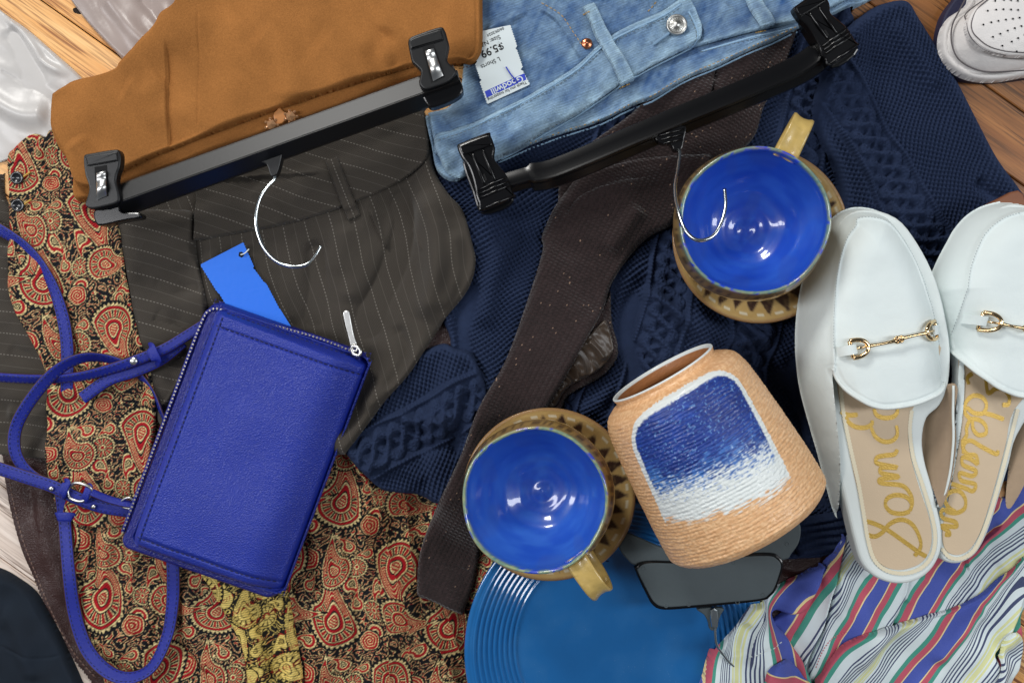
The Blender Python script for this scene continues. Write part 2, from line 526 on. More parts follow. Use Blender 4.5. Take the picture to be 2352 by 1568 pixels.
# ------------------------------------------------------------------ paisley pattern, worked out point by point (thread colours only)
def make_paisley(N=256, sd=1):
    rg = np.random.RandomState(sd)
    X, Y = np.meshgrid(np.arange(N), np.arange(N), indexing='ij')
    C = np.zeros((N, N), int)          # 0 black, 1 red, 2 gold
    a = 2 * math.pi / N
    n1 = fbm(8 + 6 * np.cos(X * a) / 2 + 3 * np.sin(Y * a), 8 + 6 * np.sin(X * a) / 2 + 3 * np.cos(Y * a), 4, 2) \
        + 0.35 * np.sin(3 * X * a + 2 * np.sin(2 * Y * a)) * np.cos(4 * Y * a + np.sin(3 * X * a))
    fr = (n1 * 3.3) % 1.0
    C[(fr < .09)] = 2
    C[(fr > .09) & (fr < .22)] = 1
    C[(fr > .22) & (fr < .29)] = 2
    def loc(cx, cy, sc, rot):
        dx = (X - cx + N / 2) % N - N / 2; dy = (Y - cy + N / 2) % N - N / 2
        c, s_ = math.cos(rot), math.sin(rot)
        return (dx * c + dy * s_) / sc, (-dx * s_ + dy * c) / sc
    def put(mask, v): C[mask] = v
    def tear(cx, cy, sc, rot, n=17, flip=1):
        x, y = loc(cx, cy, sc, rot)
        x = x * flip
        yp = np.maximum(y, 0)
        x2 = x - 0.50 * yp ** 2
        L = np.sqrt((x2 * (1 + 0.75 * yp)) ** 2 + np.where(y > 0, y / 1.75, y) ** 2)
        th = np.arctan2(x2, -y)
        put(L < 1.14, 0)
        put((L > .93) & (L < 1.02 + .05 * np.sin(th * 34)), 2)
        put((L > .82) & (L < .91), 1)
        put((L > .765) & (L < .80), 2)
        f = (th * n / (2 * math.pi)) % 1.0
        ray = (L > .46) & (L < .76) & (y < .45)
        put(ray & (np.abs(f - .5) < .36) & (L < .74), 2)
        put(ray & (np.abs(f - .5) < .22), 1)
        up = (L > .46) & (L < .76) & (y >= .45)
        put(up, 1); put(up & ((L * 13) % 1 < .3), 2)
        put(L < .48, 0); put(L < .44, 2); put(L < .39, 1); put(L < .27, 0); put(L < .23, 2); put(L < .18, 1)
        put((L < .14) & (((y * 9) % 1) < .4), 2)
    def wheel(cx, cy, sc, n=12):
        x, y = loc(cx, cy, sc, 0); L = np.hypot(x, y); th = np.arctan2(x, y)
        put(L < 1.08, 0)
        put((L > .88) & (L < 1.0 + .05 * np.sin(th * 22)), 2)
        f = (th * n / (2 * math.pi)) % 1.0
        r = (L > .32) & (L < .8)
        put(r & (np.abs(f - .5) < .38), 2); put(r & (np.abs(f - .5) < .24), 1)
        put(L < .26, 2); put(L < .16, 1)
    def rose(cx, cy, sc):
        x, y = loc(cx, cy, sc, 0); th = np.arctan2(x, y); L = np.hypot(x, y) * (1 + .04 * np.sin(5 * th))
        put(L < 1.15, 0); put(L < 1.0, 2); put(L < .93, 1)
        sp = (L * 3.6 - th / (2 * math.pi)) % 1.0
        put((L < .85) & (sp < .28), 2)
    def curl(cx, cy, sc, rot, flip=1):
        x, y = loc(cx, cy, sc, rot); x = x * flip
        yp = np.maximum(y, 0); x2 = x - 0.7 * yp ** 2
        L = np.sqrt((x2 * (1 + 1.0 * yp)) ** 2 + np.where(y > 0, y / 1.6, y) ** 2)
        put(L < 1.12, 0); put(L < 1.0, 2); put(L < .82, 1); put(L < .5, 2); put(L < .36, 0)
        put((L < .26) & (((y * 6) % 1) < .5), 2)
    for (x, y, s_, r, f) in [(30, 120, 20, 1.0, 1), (225, 115, 19, -1.2, -1), (120, 240, 20, 2.2, 1), (5, 215, 18, .2, -1), (205, 30, 17, 2.9, 1),
                             (128, 118, 16, -2.0, 1), (250, 40, 15, 1.9, 1), (90, 5, 15, -.6, -1), (150, 140, 13, .8, 1), (235, 160, 15, 2.6, -1)]:
        curl(x, y, s_, r, f)
    wheel(232, 78, 25); wheel(12, 172, 20, 10)
    rose(122, 60, 24); rose(250, 232, 21)
    tear(62, 62, 52, .5, 17, 1); tear(180, 190, 54, 3.7, 17, 1); tear(184, 84, 34, 2.2, 13, -1); tear(66, 180, 38, -.9, 13, 1)
    cols = np.array([[lin(12), lin(14), lin(20)], [lin(160), lin(16), lin(28)], [lin(226), lin(204), lin(146)]])
    R = cols[C]
    return R, C
PT, PC = make_paisley()
PG = np.array([[lin(24), lin(24), lin(22)], [lin(240), lin(214), lin(124)], [lin(232), lin(204), lin(112)]])[PC]
PG[(PC == 2) & (np.add.outer(np.arange(256), np.arange(256)) % 60 < 14)] = [lin(160), lin(30), lin(26)]
def paisley(deg=0, sc=1.0, ox=0, oy=0, T=None):
    T = PT if T is None else T
    c, s_ = math.cos(math.radians(deg)), math.sin(math.radians(deg))
    def f(U, V, d):
        wx = U + 26 * (vnoise(U / 120, V / 120, 2) - .5); wy = V + 26 * (vnoise(U / 120, V / 120, 9) - .5)
        u = ((wx * c + wy * s_) * sc + ox); v = ((-wx * s_ + wy * c) * sc + oy)
        i0 = np.floor(u).astype(int); j0 = np.floor(v).astype(int); fu = (u - i0)[:, None]; fv = (v - j0)[:, None]
        g = lambda i, j: T[i & 255, j & 255]
        col = (g(i0, j0) * (1 - fu) + g(i0 + 1, j0) * fu) * (1 - fv) + (g(i0, j0 + 1) * (1 - fu) + g(i0 + 1, j0 + 1) * fu) * fv
        g_ = np.clip((col[:, 1] - .1) * 4, 0, 1)                                # gold threads show as dashes
        th = 1 - (.42 * g_ + .18) * (.5 + .5 * np.sin((u * .35 + v) * 2 * math.pi / 5.6)) * (.6 + .8 * (vnoise(u / 5, v / 5, 3) - .2))
        return col * np.clip(th, .1, 1)[:, None] * 1.12
    return f

# ------------------------------------------------------------------ materials
def wood_fn(base, dark, pale):
    def fn(t, c):
        oi = t.add('ShaderNodeObjectInfo')
        tc = t.add('ShaderNodeTexCoord'); va = t.n.new('ShaderNodeVectorMath'); va.operation = 'MULTIPLY_ADD'
        t.l.new(oi.outputs['Random'], va.inputs[0]); va.inputs[1].default_value = (7, 3, 0)
        t.l.new(tc.outputs['Object'], va.inputs[2])
        mp = t.add('ShaderNodeMapping'); mp.inputs['Scale'].default_value = (5, 70, 1); t.l.new(va.outputs[0], mp.inputs[0])
        mp2 = t.add('ShaderNodeMapping'); mp2.inputs['Scale'].default_value = (14, 420, 1); t.l.new(va.outputs[0], mp2.inputs[0])
        g1 = t.noise(mp.outputs[0], 1.0, 4, .6); g2 = t.noise(mp2.outputs[0], 1.0, 3, .6)
        a = t.ramp(g1, [(.3, pale), (.6, base)])
        k = t.ramp(g2, [(.47, (0, 0, 0, 1)), (.60, (1, 1, 1, 1))])
        rr = t.math('MULTIPLY', k, t.ramp(t.noise(mp.outputs[0], .7, 2), [(.4, (0.15, .15, .15, 1)), (.62, (.95, .95, .95, 1))]))
        return t.mix(rr, a, dark)
    return fn
M = {}
def dust_fn(t, c):
    n = t.ramp(t.noise(t.coord('Object'), 900, 2), [(.70, (0, 0, 0, 1)), (.76, (1, 1, 1, 1))])
    m = t.ramp(t.noise(t.coord('Object'), 30, 3), [(.5, (0, 0, 0, 1)), (.7, (1, 1, 1, 1))])
    return t.mix(t.math('MULTIPLY', t.math('MULTIPLY', n, m), .5), t.mix(t.math('MULTIPLY', m, .05), c, rgb(120, 170, 200)), rgb(170, 200, 215))
M['wood_pale'] = mat('golden_oak', (0, 0, 0, 1), .45, fn=wood_fn(rgb(232, 168, 96), rgb(128, 70, 34), rgb(252, 206, 142)), bumps=[('noise', 600, .0001)])  # window brightness on the top-left boards is put into this colour
M['wood_brown'] = mat('brown_oak', (0, 0, 0, 1), .5, fn=wood_fn(rgb(140, 88, 44), rgb(30, 18, 10), rgb(176, 118, 64)), bumps=[('noise', 600, .0001)])  # same floor, shade over the top-right boards painted in as darker colour
M['wood_white'] = mat('worn_oak', (0, 0, 0, 1), .5, fn=wood_fn(rgb(222, 204, 190), rgb(96, 66, 46), rgb(246, 232, 220)), bumps=[('noise', 600, .0001)])
M['gap'] = mat('floor_gap', rgb(30, 18, 12), .9)
M['sheer'] = mat('silky_cloth', rgb(196, 193, 190), .35, sheen=.4, var=(.12, 14), bumps=[('noise', 45, .0007)])
M['mauve'] = mat('mauve_silk', rgb(160, 146, 140), .35, sheen=.3, var=(.15, 12), bumps=[('noise', 45, .0007)])
M['darkdenim'] = mat('dark_denim', rgb(14, 30, 46), .85, var=(.4, 40), bumps=[('twill', 60, .0002)])
M['leather'] = mat('brown_leather', rgb(52, 27, 24), .42, var=(.2, 25), bumps=[('leather', 520, .0005), ('noise', 60, .0015)])
M['robe'] = mat('paisley_weave', None, .7, attr=True, bumps=[('twill', 9, .0003)], spec=.2)
M['gold_thread'] = mat('stitch_gold', rgb(205, 160, 70), .6)
M['button_dark'] = mat('dark_button', rgb(38, 40, 44), .25, coat=.4)

def suede_fn(t, c):
    n = t.noise(t.coord('Object'), 700, 4, .8); b = t.noise(t.coord('Object'), 22, 3)
    k = t.math('ADD', t.math('MULTIPLY_ADD', n, 1.1, .42), t.math('MULTIPLY', t.math('SUBTRACT', b, .35), .55))
    vm = t.n.new('ShaderNodeVectorMath'); vm.operation = 'SCALE'; t.l.new(c, vm.inputs[0]); t.l.new(k, vm.inputs['Scale']); return vm.outputs[0]

def pinstripe(t, c):
    tc = t.add('ShaderNodeTexCoord'); sx = t.n.new('ShaderNodeSeparateXYZ'); t.l.new(tc.outputs['UV'], sx.inputs[0])
    u = sx.outputs[0]; v = sx.outputs[1]
    f = t.math('ABSOLUTE', t.math('SUBTRACT', t.math('FRACT', t.math('DIVIDE', u, .50)), .5))
    l1 = t.math('LESS_THAN', f, .021)
    dash = t.math('GREATER_THAN', t.math('FRACT', t.math('MULTIPLY', v, 13.0)), .42)
    f2 = t.math('ABSOLUTE', t.math('SUBTRACT', t.math('FRACT', t.math('ADD', t.math('DIVIDE', u, .50), .5)), .5))
    l2 = t.math('MULTIPLY', t.math('LESS_THAN', f2, .014), .30)
    k = t.math('ADD', t.math('MULTIPLY', t.math('MULTIPLY', l1, dash), .30), t.math('MULTIPLY', l2, .3))
    n = t.noise(t.coord('UV', (26, 90, 1)), 1.0, 2)
    c2 = t.mix(t.math('MULTIPLY', t.math('SUBTRACT', n, .35), .6), c, rgb(86, 80, 74))
    return t.mix(k, c2, rgb(176, 170, 160))
M['trouser'] = mat('charcoal_wool', rgb(63, 58, 52), .95, spec=.2, fn=pinstripe, bumps=[('weave', 110, .00012), ('noise', 900, .0001)], sheen=.15)
M['navy'] = mat('navy_wool', rgb(38, 50, 77), .95, spec=.2, sheen=.1, var=(.22, 260), bumps=[('noise', 1600, .0004)], tint=rgb(70, 90, 140))
M['cardigan'] = mat('brown_knit', None, .95, spec=.2, attr=True, sheen=.3, bumps=[('knit', 30, .0007), ('noise', 1500, .0004)])
M['satin'] = mat('brown_satin', rgb(62, 50, 40), .36, sheen=.2, bumps=[('noise', 40, .0003)])
M['suede'] = mat('tan_suede', rgb(152, 101, 54), .95, spec=.1, fn=suede_fn, sheen=.2, var=(.16, 45), bumps=[('noise', 1100, .0004)], tint=rgb(220, 160, 90))
M['suede_thread'] = mat('suede_thread', rgb(96, 54, 20), .9)
M['denim'] = mat('light_denim', None, .9, spec=.2, attr=True, bumps=[('twill', 17, .0006), ('noise', 1200, .0002)], sheen=.1)
M['denim_thread'] = mat('tan_thread', rgb(196, 160, 96), .8)
M['denim_thread_pale'] = mat('pale_thread', rgb(120, 138, 150), .8)
M['black_plastic'] = mat('black_plastic', rgb(17, 18, 20), .42, bumps=[('noise', 300, .00003)])
M['gloss_black'] = mat('gloss_black_plastic', rgb(10, 10, 12), .22)
M['grey_plastic'] = mat('grey_plastic', rgb(70, 80, 84), .62, var=(.12, 40), bumps=[('noise', 200, .0001)])
M['steel'] = mat('bright_steel', rgb(214, 222, 224), .2, metal=1)
M['silver'] = mat('silver_metal', rgb(215, 215, 213), .34, metal=1)
M['copper'] = mat('copper', rgb(206, 130, 96), .3, metal=1)
M['nickel'] = mat('worn_nickel', rgb(196, 196, 192), .38, metal=1, bumps=[('noise', 900, .0002)])
M['rosegold'] = mat('pale_gold_metal', rgb(240, 208, 160), .12, metal=1)
M['crystal'] = mat('crystal', rgb(196, 150, 110), .08, coat=1, metal=.4)
M['paper'] = mat('white_paper', rgb(214, 224, 226), .7)
M['ink'] = mat('black_ink', rgb(20, 20, 22), .7)
M['blue_ink'] = mat('blue_ink', rgb(44, 66, 190), .6)
M['blue_tag'] = mat('blue_tag_paper', rgb(20, 112, 232), .55, bumps=[('noise', 200, .0002)])
def leather_grain(col, name, rough=.34):
    return mat(name, col, rough, var=(.1, 30), bumps=[('leather', 480, .0006), ('noise', 900, .0003)], spec=.6)
M['blue_leather'] = leather_grain(rgb(28, 50, 158), 'blue_leather', .43)
M['blue_edge'] = leather_grain(rgb(18, 28, 128), 'blue_leather_edge', .4)
M['strap'] = mat('strap_leather', rgb(16, 34, 142), .5, var=(.12, 60), bumps=[('noise', 500, .0002), ('leather', 700, .0003)])
M['strap_edge'] = mat('strap_edge', rgb(74, 46, 44), .6)
M['blue_thread'] = mat('dark_blue_thread', rgb(14, 20, 74), .7)
M['zip'] = mat('zip_teeth', rgb(150, 146, 140), .4, metal=1)
M['glaze'] = mat('pottery_glaze', None, .3, attr=True, coat=1, spec=.4, bumps=[('noise', 90, .00012)])
M['clay'] = mat('glazed_clay', None, .32, attr=True, coat=.35, bumps=[('noise', 300, .0003)])
M['plate'] = mat('blue_glaze_plate', rgb(30, 102, 166), .16, coat=.8, var=(.16, 18), fn=dust_fn, bumps=[('noise', 260, .00005)])
M['plate'].node_tree.nodes['Principled BSDF'].inputs['Coat Roughness'].default_value = .05
M['vase'] = mat('vase_glaze', None, .5, attr=True, coat=.22, bumps=[('noise', 700, .0004)])
M['white_leather'] = mat('white_leather', rgb(224, 234, 233), .58, spec=.35, bumps=[('noise', 70, .0006), ('leather', 900, .00008)])
M['white_edge'] = mat('white_edge', rgb(222, 230, 228), .5)
M['insole'] = mat('beige_insole', rgb(206, 184, 154), .55, var=(.06, 40), bumps=[('noise', 800, .0001)])
M['lining'] = mat('tan_lining', rgb(160, 138, 114), .7, var=(.1, 200))
M['gold_print'] = mat('gold_foil', rgb(184, 150, 66), .36, metal=.4, bumps=[('noise', 900, .0002)])
M['brown_sole'] = mat('brown_sole', rgb(122, 74, 46), .6)
M['pale_gold'] = mat('pale_gold_trim', rgb(226, 216, 188), .4)
M['sneaker'] = mat('sneaker_leather', rgb(226, 222, 219), .5, var=(.10, 30), bumps=[('leather', 700, .00015), ('noise', 80, .001)])
M['sneaker_line'] = mat('grimy_seam', rgb(96, 90, 92), .8)
M['navy_sole'] = mat('navy_outsole', rgb(34, 36, 66), .6)
M['hole'] = mat('dark_hole', rgb(12, 12, 14), .9)

def shirt_fn(t, c):
    tc = t.add('ShaderNodeTexCoord'); sx = t.n.new('ShaderNodeSeparateXYZ'); t.l.new(tc.outputs['UV'], sx.inputs[0])
    u = t.math('DIVIDE', t.math('PINGPONG', sx.outputs[0], 127.0), 127.0)
    wh = rgb(222, 234, 236); bl = rgb(48, 72, 176); ye = rgb(240, 216, 150); rd = rgb(196, 66, 92); gr = rgb(42, 150, 128); nv = rgb(30, 44, 96); py = rgb(222, 224, 160)
    st = [(0, bl), (18.5, ye), (22, rd), (39, gr), (52, wh)]
    x = 73
    for i in range(5): st += [(x, nv), (x + 3.6, wh)]; x += 8.2
    st += [(116, py), (120, wh), (122.5, py)]
    r = t.ramp(u, [(p / 127, q) for p, q in st], 'CONSTANT')
    n = t.noise(t.coord('Object'), 1500, 2)
    return t.mix(t.math('MULTIPLY', n, .12), r, wh)
M['shirt'] = mat('striped_cotton', (1, 1, 1, 1), .85, fn=shirt_fn, bumps=[('noise', 1400, .00012)], sheen=.1)

# ------------------------------------------------------------------ the floor
floor = bpy.data.objects.new('floor', None); COL.objects.link(floor); tag(floor, 'wooden strip floor of narrow oak boards under the pile', kind='structure')
bm = bmesh.new()
for x, y in ((-1.1, -.8), (1.1, -.8), (1.1, .8), (-1.1, .8)): bm.verts.new((x, y, -.006))
bm.faces.new(bm.verts[:]); obj_bm('subfloor', bm, M['gap'], floor)
PW = 137.3 * S; th_ = math.atan2(-0.579, 0.815)
def plank_mesh(L, mt):
    bm = bmesh.new()
    bmesh.ops.create_cube(bm, size=1)
    bmesh.ops.scale(bm, vec=(L, PW - .0011, .02), verts=bm.verts)
    bmesh.ops.bevel(bm, geom=[e for e in bm.edges], offset=.0009, segments=1, affect='EDGES')
    me = bpy.data.meshes.new('plank'); bm.to_mesh(me); bm.free(); me.materials.append(mt); return me
rg = random.Random(4)
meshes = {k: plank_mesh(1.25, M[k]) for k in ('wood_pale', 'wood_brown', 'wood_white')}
for i in range(-12, 13):
    off = -53.8 + 137.3 * (i + .5)
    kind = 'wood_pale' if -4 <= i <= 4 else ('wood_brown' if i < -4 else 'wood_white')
    j0 = rg.uniform(-.5, .5)
    for j in (-1, 0, 1):
        # boards run down-right in the layout; joints staggered
        al = 1400 + (j0 + j) * 1.252 / S
        px = 0.815 * al - 0.579 * off; py = 0.579 * al + 0.815 * off
        x, y, _ = W(px, py, 0)
        if abs(x) > 1.1 or abs(y) > .9: continue
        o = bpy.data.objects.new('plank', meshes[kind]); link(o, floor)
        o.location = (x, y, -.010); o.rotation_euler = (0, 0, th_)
knot = slab('knot', [(168, 20), (180, 18), (190, 26), (184, 33), (170, 29)], -.0002, .0004, M['gap'], floor, bev=0)

# ------------------------------------------------------------------ soft cloths at the top left
o = cloth('sheer_cloth', [(-60, -40), (-60, -40), (0, 23), (60, 66), (125, 122), (186, 178), (240, 250), (240, 250), (180, 340), (118, 345), (60, 358), (20, 368), (-60, 388), (-60, 388)],
          M['sheer'], .008, .004, 5, 10, [([(0, 30), (40, 66), (77, 111), (100, 144), (160, 175)], 9, .004, 'r'), ([(0, 160), (50, 191), (101, 213), (150, 208), (200, 190)], 1.6, -.0012, 'g'),
          ([(10, 60), (60, 150), (85, 200)], 20, -.006, 'r'), ([(-40, 220), (40, 260), (110, 260)], 25, .006, 'r')], [(.004, 120, 60, -40, 3)])
tag(o, 'pale grey silky cloth with a hem line, at the top left edge', 'cloth')
o = cloth('mauve_cloth', [(140, -40), (140, -40), (162, 0), (208, 60), (279, 134), (279, 134), (350, 170), (470, 60), (480, -40), (480, -40)],
          M['mauve'], .01, .006, 5, 10, [([(230, -20), (300, 60), (360, 120)], 20, .005, 'r'), ([(320, -20), (350, 30), (380, 60)], 14, -.004, 'r')], [(.004, 60, 120, 30, 8)])
tag(o, 'greyish mauve silky cloth lying behind the tan suede skirt', 'cloth')
o = cloth('dark_jeans', [(-60, 1290), (-60, 1290), (0, 1308), (40, 1330), (80, 1362), (115, 1420), (150, 1490), (185, 1568), (210, 1640), (-60, 1640), (-60, 1640)],
          M['darkdenim'], .01, .012, 16, 12, [([(0, 1480), (50, 1500), (100, 1510), (150, 1500)], 3, -.0015, 'g'), ([(0, 1400), (50, 1450), (80, 1568)], 25, .006, 'r')], [(.004, 70, 70, 0, 2)])
tag(o, 'very dark blue denim in the bottom left corner', 'jeans')

# ------------------------------------------------------------------ leather jacket under everything
o = cloth('leather_jacket', [(-60, 1030), (-60, 1030), (0, 1040), (12, 1110), (28, 1190), (62, 1296), (110, 1410), (160, 1505), (212, 1568), (250, 1640), (250, 1640), (2010, 1640), (2010, 1640), (1985, 1300), (1940, 1220),
          (1700, 900), (1200, 430), (1120, 380), (1040, 400), (900, 800), (500, 960), (120, 1035)],
          M['leather'], .012, .006, 8, 14, [([(110, 1060), (90, 1200), (150, 1400)], 20, .004, 'r'), ([(60, 1090), (60, 1150), (90, 1250)], 10, -.002, 'r'), ([(1780, 1300), (1850, 1310), (1900, 1270)], 12, .004, 'r')], [(.004, 160, 90, 60, 4)], res=4)
tag(o, 'dark brown leather jacket showing along the lower left under the paisley robe', 'jacket')
stitches('edge_stitching', [(14, 1090), (33, 1190), (68, 1294), (116, 1407), (166, 1500), (216, 1560)], .015, mat('jacket_thread', rgb(120, 96, 86), .8), o, 7, 4, 1.4)

# ------------------------------------------------------------------ paisley robe
robe = thing('paisley_robe', 'red, gold and black paisley robe spreading from the left edge to the blue plate', 'robe')
RR = 1.55
cloth('body', [(100, 960), (100, 960), (125, 1080), (155, 1160), (168, 1236), (172, 1339), (203, 1459), (241, 1570), (270, 1640), (270, 1640), (1190, 1640), (1190, 1640), (1190, 1300), (1050, 1080), (780, 960), (500, 880), (250, 840)],
      M['robe'], .018, .005, 8, 12,
      [([(740, 980), (788, 1029), (863, 1142), (894, 1270), (936, 1407), (943, 1600)], 20, .016, 's'), ([(900, 1080), (929, 1142), (943, 1253), (960, 1339), (974, 1407), (1022, 1511), (1060, 1600)], 18, .015, 's'),
       ([(690, 1080), (730, 1250), (760, 1420), (740, 1600)], 26, .012, 'r'), ([(655, 1330), (676, 1420), (690, 1600)], 10, -.008, 's'), ([(810, 1120), (800, 1260), (830, 1400), (820, 1600)], 14, -.009, 'r'), ([(836, 1130), (860, 1300), (890, 1460), (892, 1600)], 16, .010, 's'), ([(985, 1180), (1005, 1330), (1040, 1450), (1085, 1560)], 14, .011, 's'),
       ([(303, 1230), (300, 1320), (293, 1400), (310, 1480)], 14, .007, 's'), ([(344, 1300), (361, 1400), (352, 1480), (330, 1560)], 16, -.007, 'r'), ([(250, 1200), (232, 1330), (240, 1450), (290, 1540)], 20, .007, 'r'),
       ([(210, 1180), (205, 1300), (225, 1420)], 12, -.005, 'r'), ([(395, 1480), (450, 1540), (470, 1620)], 10, -.005, 'r'), ([(420, 1330), (440, 1450), (470, 1560)], 22, .006, 'r')],
      [(.004, 60, 260, -8, 6)], res=RR, parent=robe, colf=paisley(4, 0.98, 20, 60))
cloth('lining', [(470, 1300), (485, 1356), (526, 1425), (556, 1490), (568, 1568), (575, 1640), (575, 1640), (712, 1640), (712, 1640), (698, 1568), (685, 1490), (671, 1407), (654, 1328), (640, 1290)],
      M['robe'], .024, .005, 8, 8, [([(560, 1350), (578, 1394), (605, 1459), (637, 1568), (650, 1630)], 12, .012, 's'), ([(520, 1380), (570, 1450), (600, 1560), (610, 1630)], 14, .006, 'r'), ([(630, 1340), (650, 1450), (672, 1600)], 13, .006, 'r')],
      [(.002, 40, 150, -15, 2)], res=RR, parent=robe, colf=paisley(18, 1.1, 90, 10, PG))

# ------------------------------------------------------------------ charcoal pinstripe trousers: the left leg lies under the robe front
trousers = thing('pinstripe_trousers', 'charcoal grey pinstripe trousers under the tan skirt hanger and blue purse', 'trousers')
cloth('leg', [(-60, 395), (-60, 395), (4, 400), (8, 402), (22, 470), (120, 500), (330, 700), (300, 950), (170, 1046), (60, 1052), (0, 1043), (-60, 1045), (-60, 1045)],
      M['trouser'], .015, .005, 7, 12, [([(0, 560), (60, 600), (120, 600)], 18, .004, 'r'), ([(0, 940), (60, 950), (120, 930)], 20, .005, 'r'), ([(0, 800), (60, 830), (110, 870)], 16, -.003, 'r')],
      [(.003, 90, 60, 10, 5)], parent=trousers, uvf=rotuv(97, warp=12))

# ------------------------------------------------------------------ navy cable sweater
def knit(deg, kind='mix', cx=0, cy=0, rot2=None, cab=(0,)):
    c, s_ = math.cos(math.radians(deg)), math.sin(math.radians(deg))
    def f(U, V, d):
        du = U - cx; dv = V - cy
        du = du + 16 * (vnoise(U / 90, V / 90, 11) - .5); dv = dv + 16 * (vnoise(U / 90, V / 90, 12) - .5)
        u = du * c + dv * s_; v = -du * s_ + dv * c
        moss = .0034 * (1 - 1.6 * np.abs(.5 - .5 * np.cos(u * math.pi / 7.0 + .5 * np.sin(v / 23)) * np.cos(v * math.pi / 6.4 + .5 * np.sin(u / 19))))
        st = .0014 * np.abs(np.sin(u * math.pi / 9)) + .0010 * np.cos(v * 2 * math.pi / 7.5 + 2.4 * np.abs(np.sin(u * math.pi / 9)))
        if kind == 'rib':
            return .0036 * np.abs(np.sin(u * math.pi / 16)) + .0005 * np.cos(v * 2 * math.pi / 8)
        out = moss
        for cc in cab:
            w = np.abs(u - cc)
            band = 1 - sm(58, 64, w)
            ph = (v / 108.0)
            x = (u - cc)
            cb = np.zeros_like(u)
            for k in range(3):
                ctr = 30 * np.sin(2 * math.pi * (ph + k / 3.0))
                hgt = .5 + .5 * np.cos(2 * math.pi * (ph + k / 3.0))
                q = np.clip(1 - ((x - ctr) / 15.0) ** 2, 0, 1)
                cb = np.maximum(cb, (.0042 + .0030 * hgt) * np.sqrt(q) + .0011 * np.cos((v + 6 * np.abs(x - ctr)) * 2 * math.pi / 8.5) * q)
            edge = .0050 * np.exp(-((w - 52) / 6.0) ** 2) * (1 + .25 * np.cos(v * 2 * math.pi / 8))
            out = out * (1 - band) + band * (np.maximum(cb, edge) + .3 * st)
        return out
    return f
sweater = thing('cable_sweater', 'navy blue cable knit sweater spread across the middle and right of the pile', 'sweater')
SR = 2.3
cloth('body', [(985, 300), (1000, 260), (1200, 240), (1800, 60), (1960, 40), (1990, 600), (1985, 1200), (1945, 1262), (1900, 1276), (1820, 1284), (1400, 1300), (1050, 1210), (985, 1000), (1035, 800), (1000, 700), (960, 480)],
      M['navy'], .022, .008, 12, 16,
      [([(1490, 620), (1440, 760), (1460, 860), (1380, 960)], 20, -.018, 'r'), ([(1580, 640), (1620, 740), (1700, 780), (1800, 760)], 24, .016, 'r'), ([(1440, 660), (1520, 690), (1600, 760), (1640, 820)], 18, .013, 'r'),
       ([(1830, 780), (1850, 900), (1880, 1050), (1900, 1180)], 26, -.012, 'r'), ([(1330, 960), (1380, 920), (1460, 880)], 20, .008, 'r'), ([(1100, 640), (1060, 740), (1075, 830), (1120, 900)], 20, -.017, 'r'), ([(1180, 520), (1130, 640), (1110, 760)], 22, .012, 'r'),
       ([(1450, 1080), (1440, 1160), (1460, 1230)], 20, -.008, 'r'), ([(1700, 740), (1760, 800), (1820, 900)], 18, -.006, 'r')],
      [(.010, 110, 150, 20, 7)], res=SR, parent=sweater, extra=knit(14, cx=1500, cy=700, cab=(-165, 20, 235)))
cloth('front', [(1905, 110), (1985, 30), (2040, 4), (2085, 2), (2112, 42), (2165, 128), (2204, 195), (2245, 275), (2290, 360), (2330, 415), (2352, 446), (2420, 540), (2420, 1100), (2420, 1100), (1900, 1100), (1850, 800), (1890, 600), (1926, 470), (1916, 390), (1884, 320), (1868, 250), (1882, 190)],
      M['navy'], .028, .012, 22, 14, [([(2060, 30), (2110, 100), (2170, 200)], 18, .006, 'r'), ([(2260, 400), (2300, 440), (2345, 460)], 14, -.009, 'r'), ([(1930, 200), (1960, 330), (2040, 440), (2120, 600)], 30, .005, 'r')],
      [(.005, 120, 160, -30, 9)], res=SR, parent=sweater, extra=knit(-32, cx=1990, cy=330, cab=(-10, )))
cloth('sleeve', [(1010, 790), (1045, 800), (1080, 812), (1110, 870), (1128, 960), (1100, 1060), (1062, 1130), (1010, 1158), (950, 1134), (885, 1128), (838, 1092), (800, 1050), (770, 1000), (860, 900), (930, 830)],
      M['navy'], .03, .009, 14, 12, [([(900, 950), (980, 970), (1060, 950)], 14, .010, 'r'), ([(860, 1010), (960, 1030), (1040, 1020)], 14, -.006, 'r'), ([(1085, 880), (1060, 960), (1040, 1060)], 14, -.008, 'r'), ([(840, 1060), (920, 1070), (980, 1110)], 16, .006, 'r')],
      [(.005, 70, 90, 20, 5)], res=SR, parent=sweater, extra=knit(62, cx=960, cy=980, cab=(0,)))
cloth('cuff', [(1790, 1190), (1790, 1190), (1950, 1170), (1950, 1170), (1952, 1225), (1940, 1258), (1900, 1270), (1835, 1278), (1835, 1278)], M['navy'], .03, .006, 10, 10, (), None, res=SR, parent=sweater, extra=knit(80, 'rib', 1850, 1200))

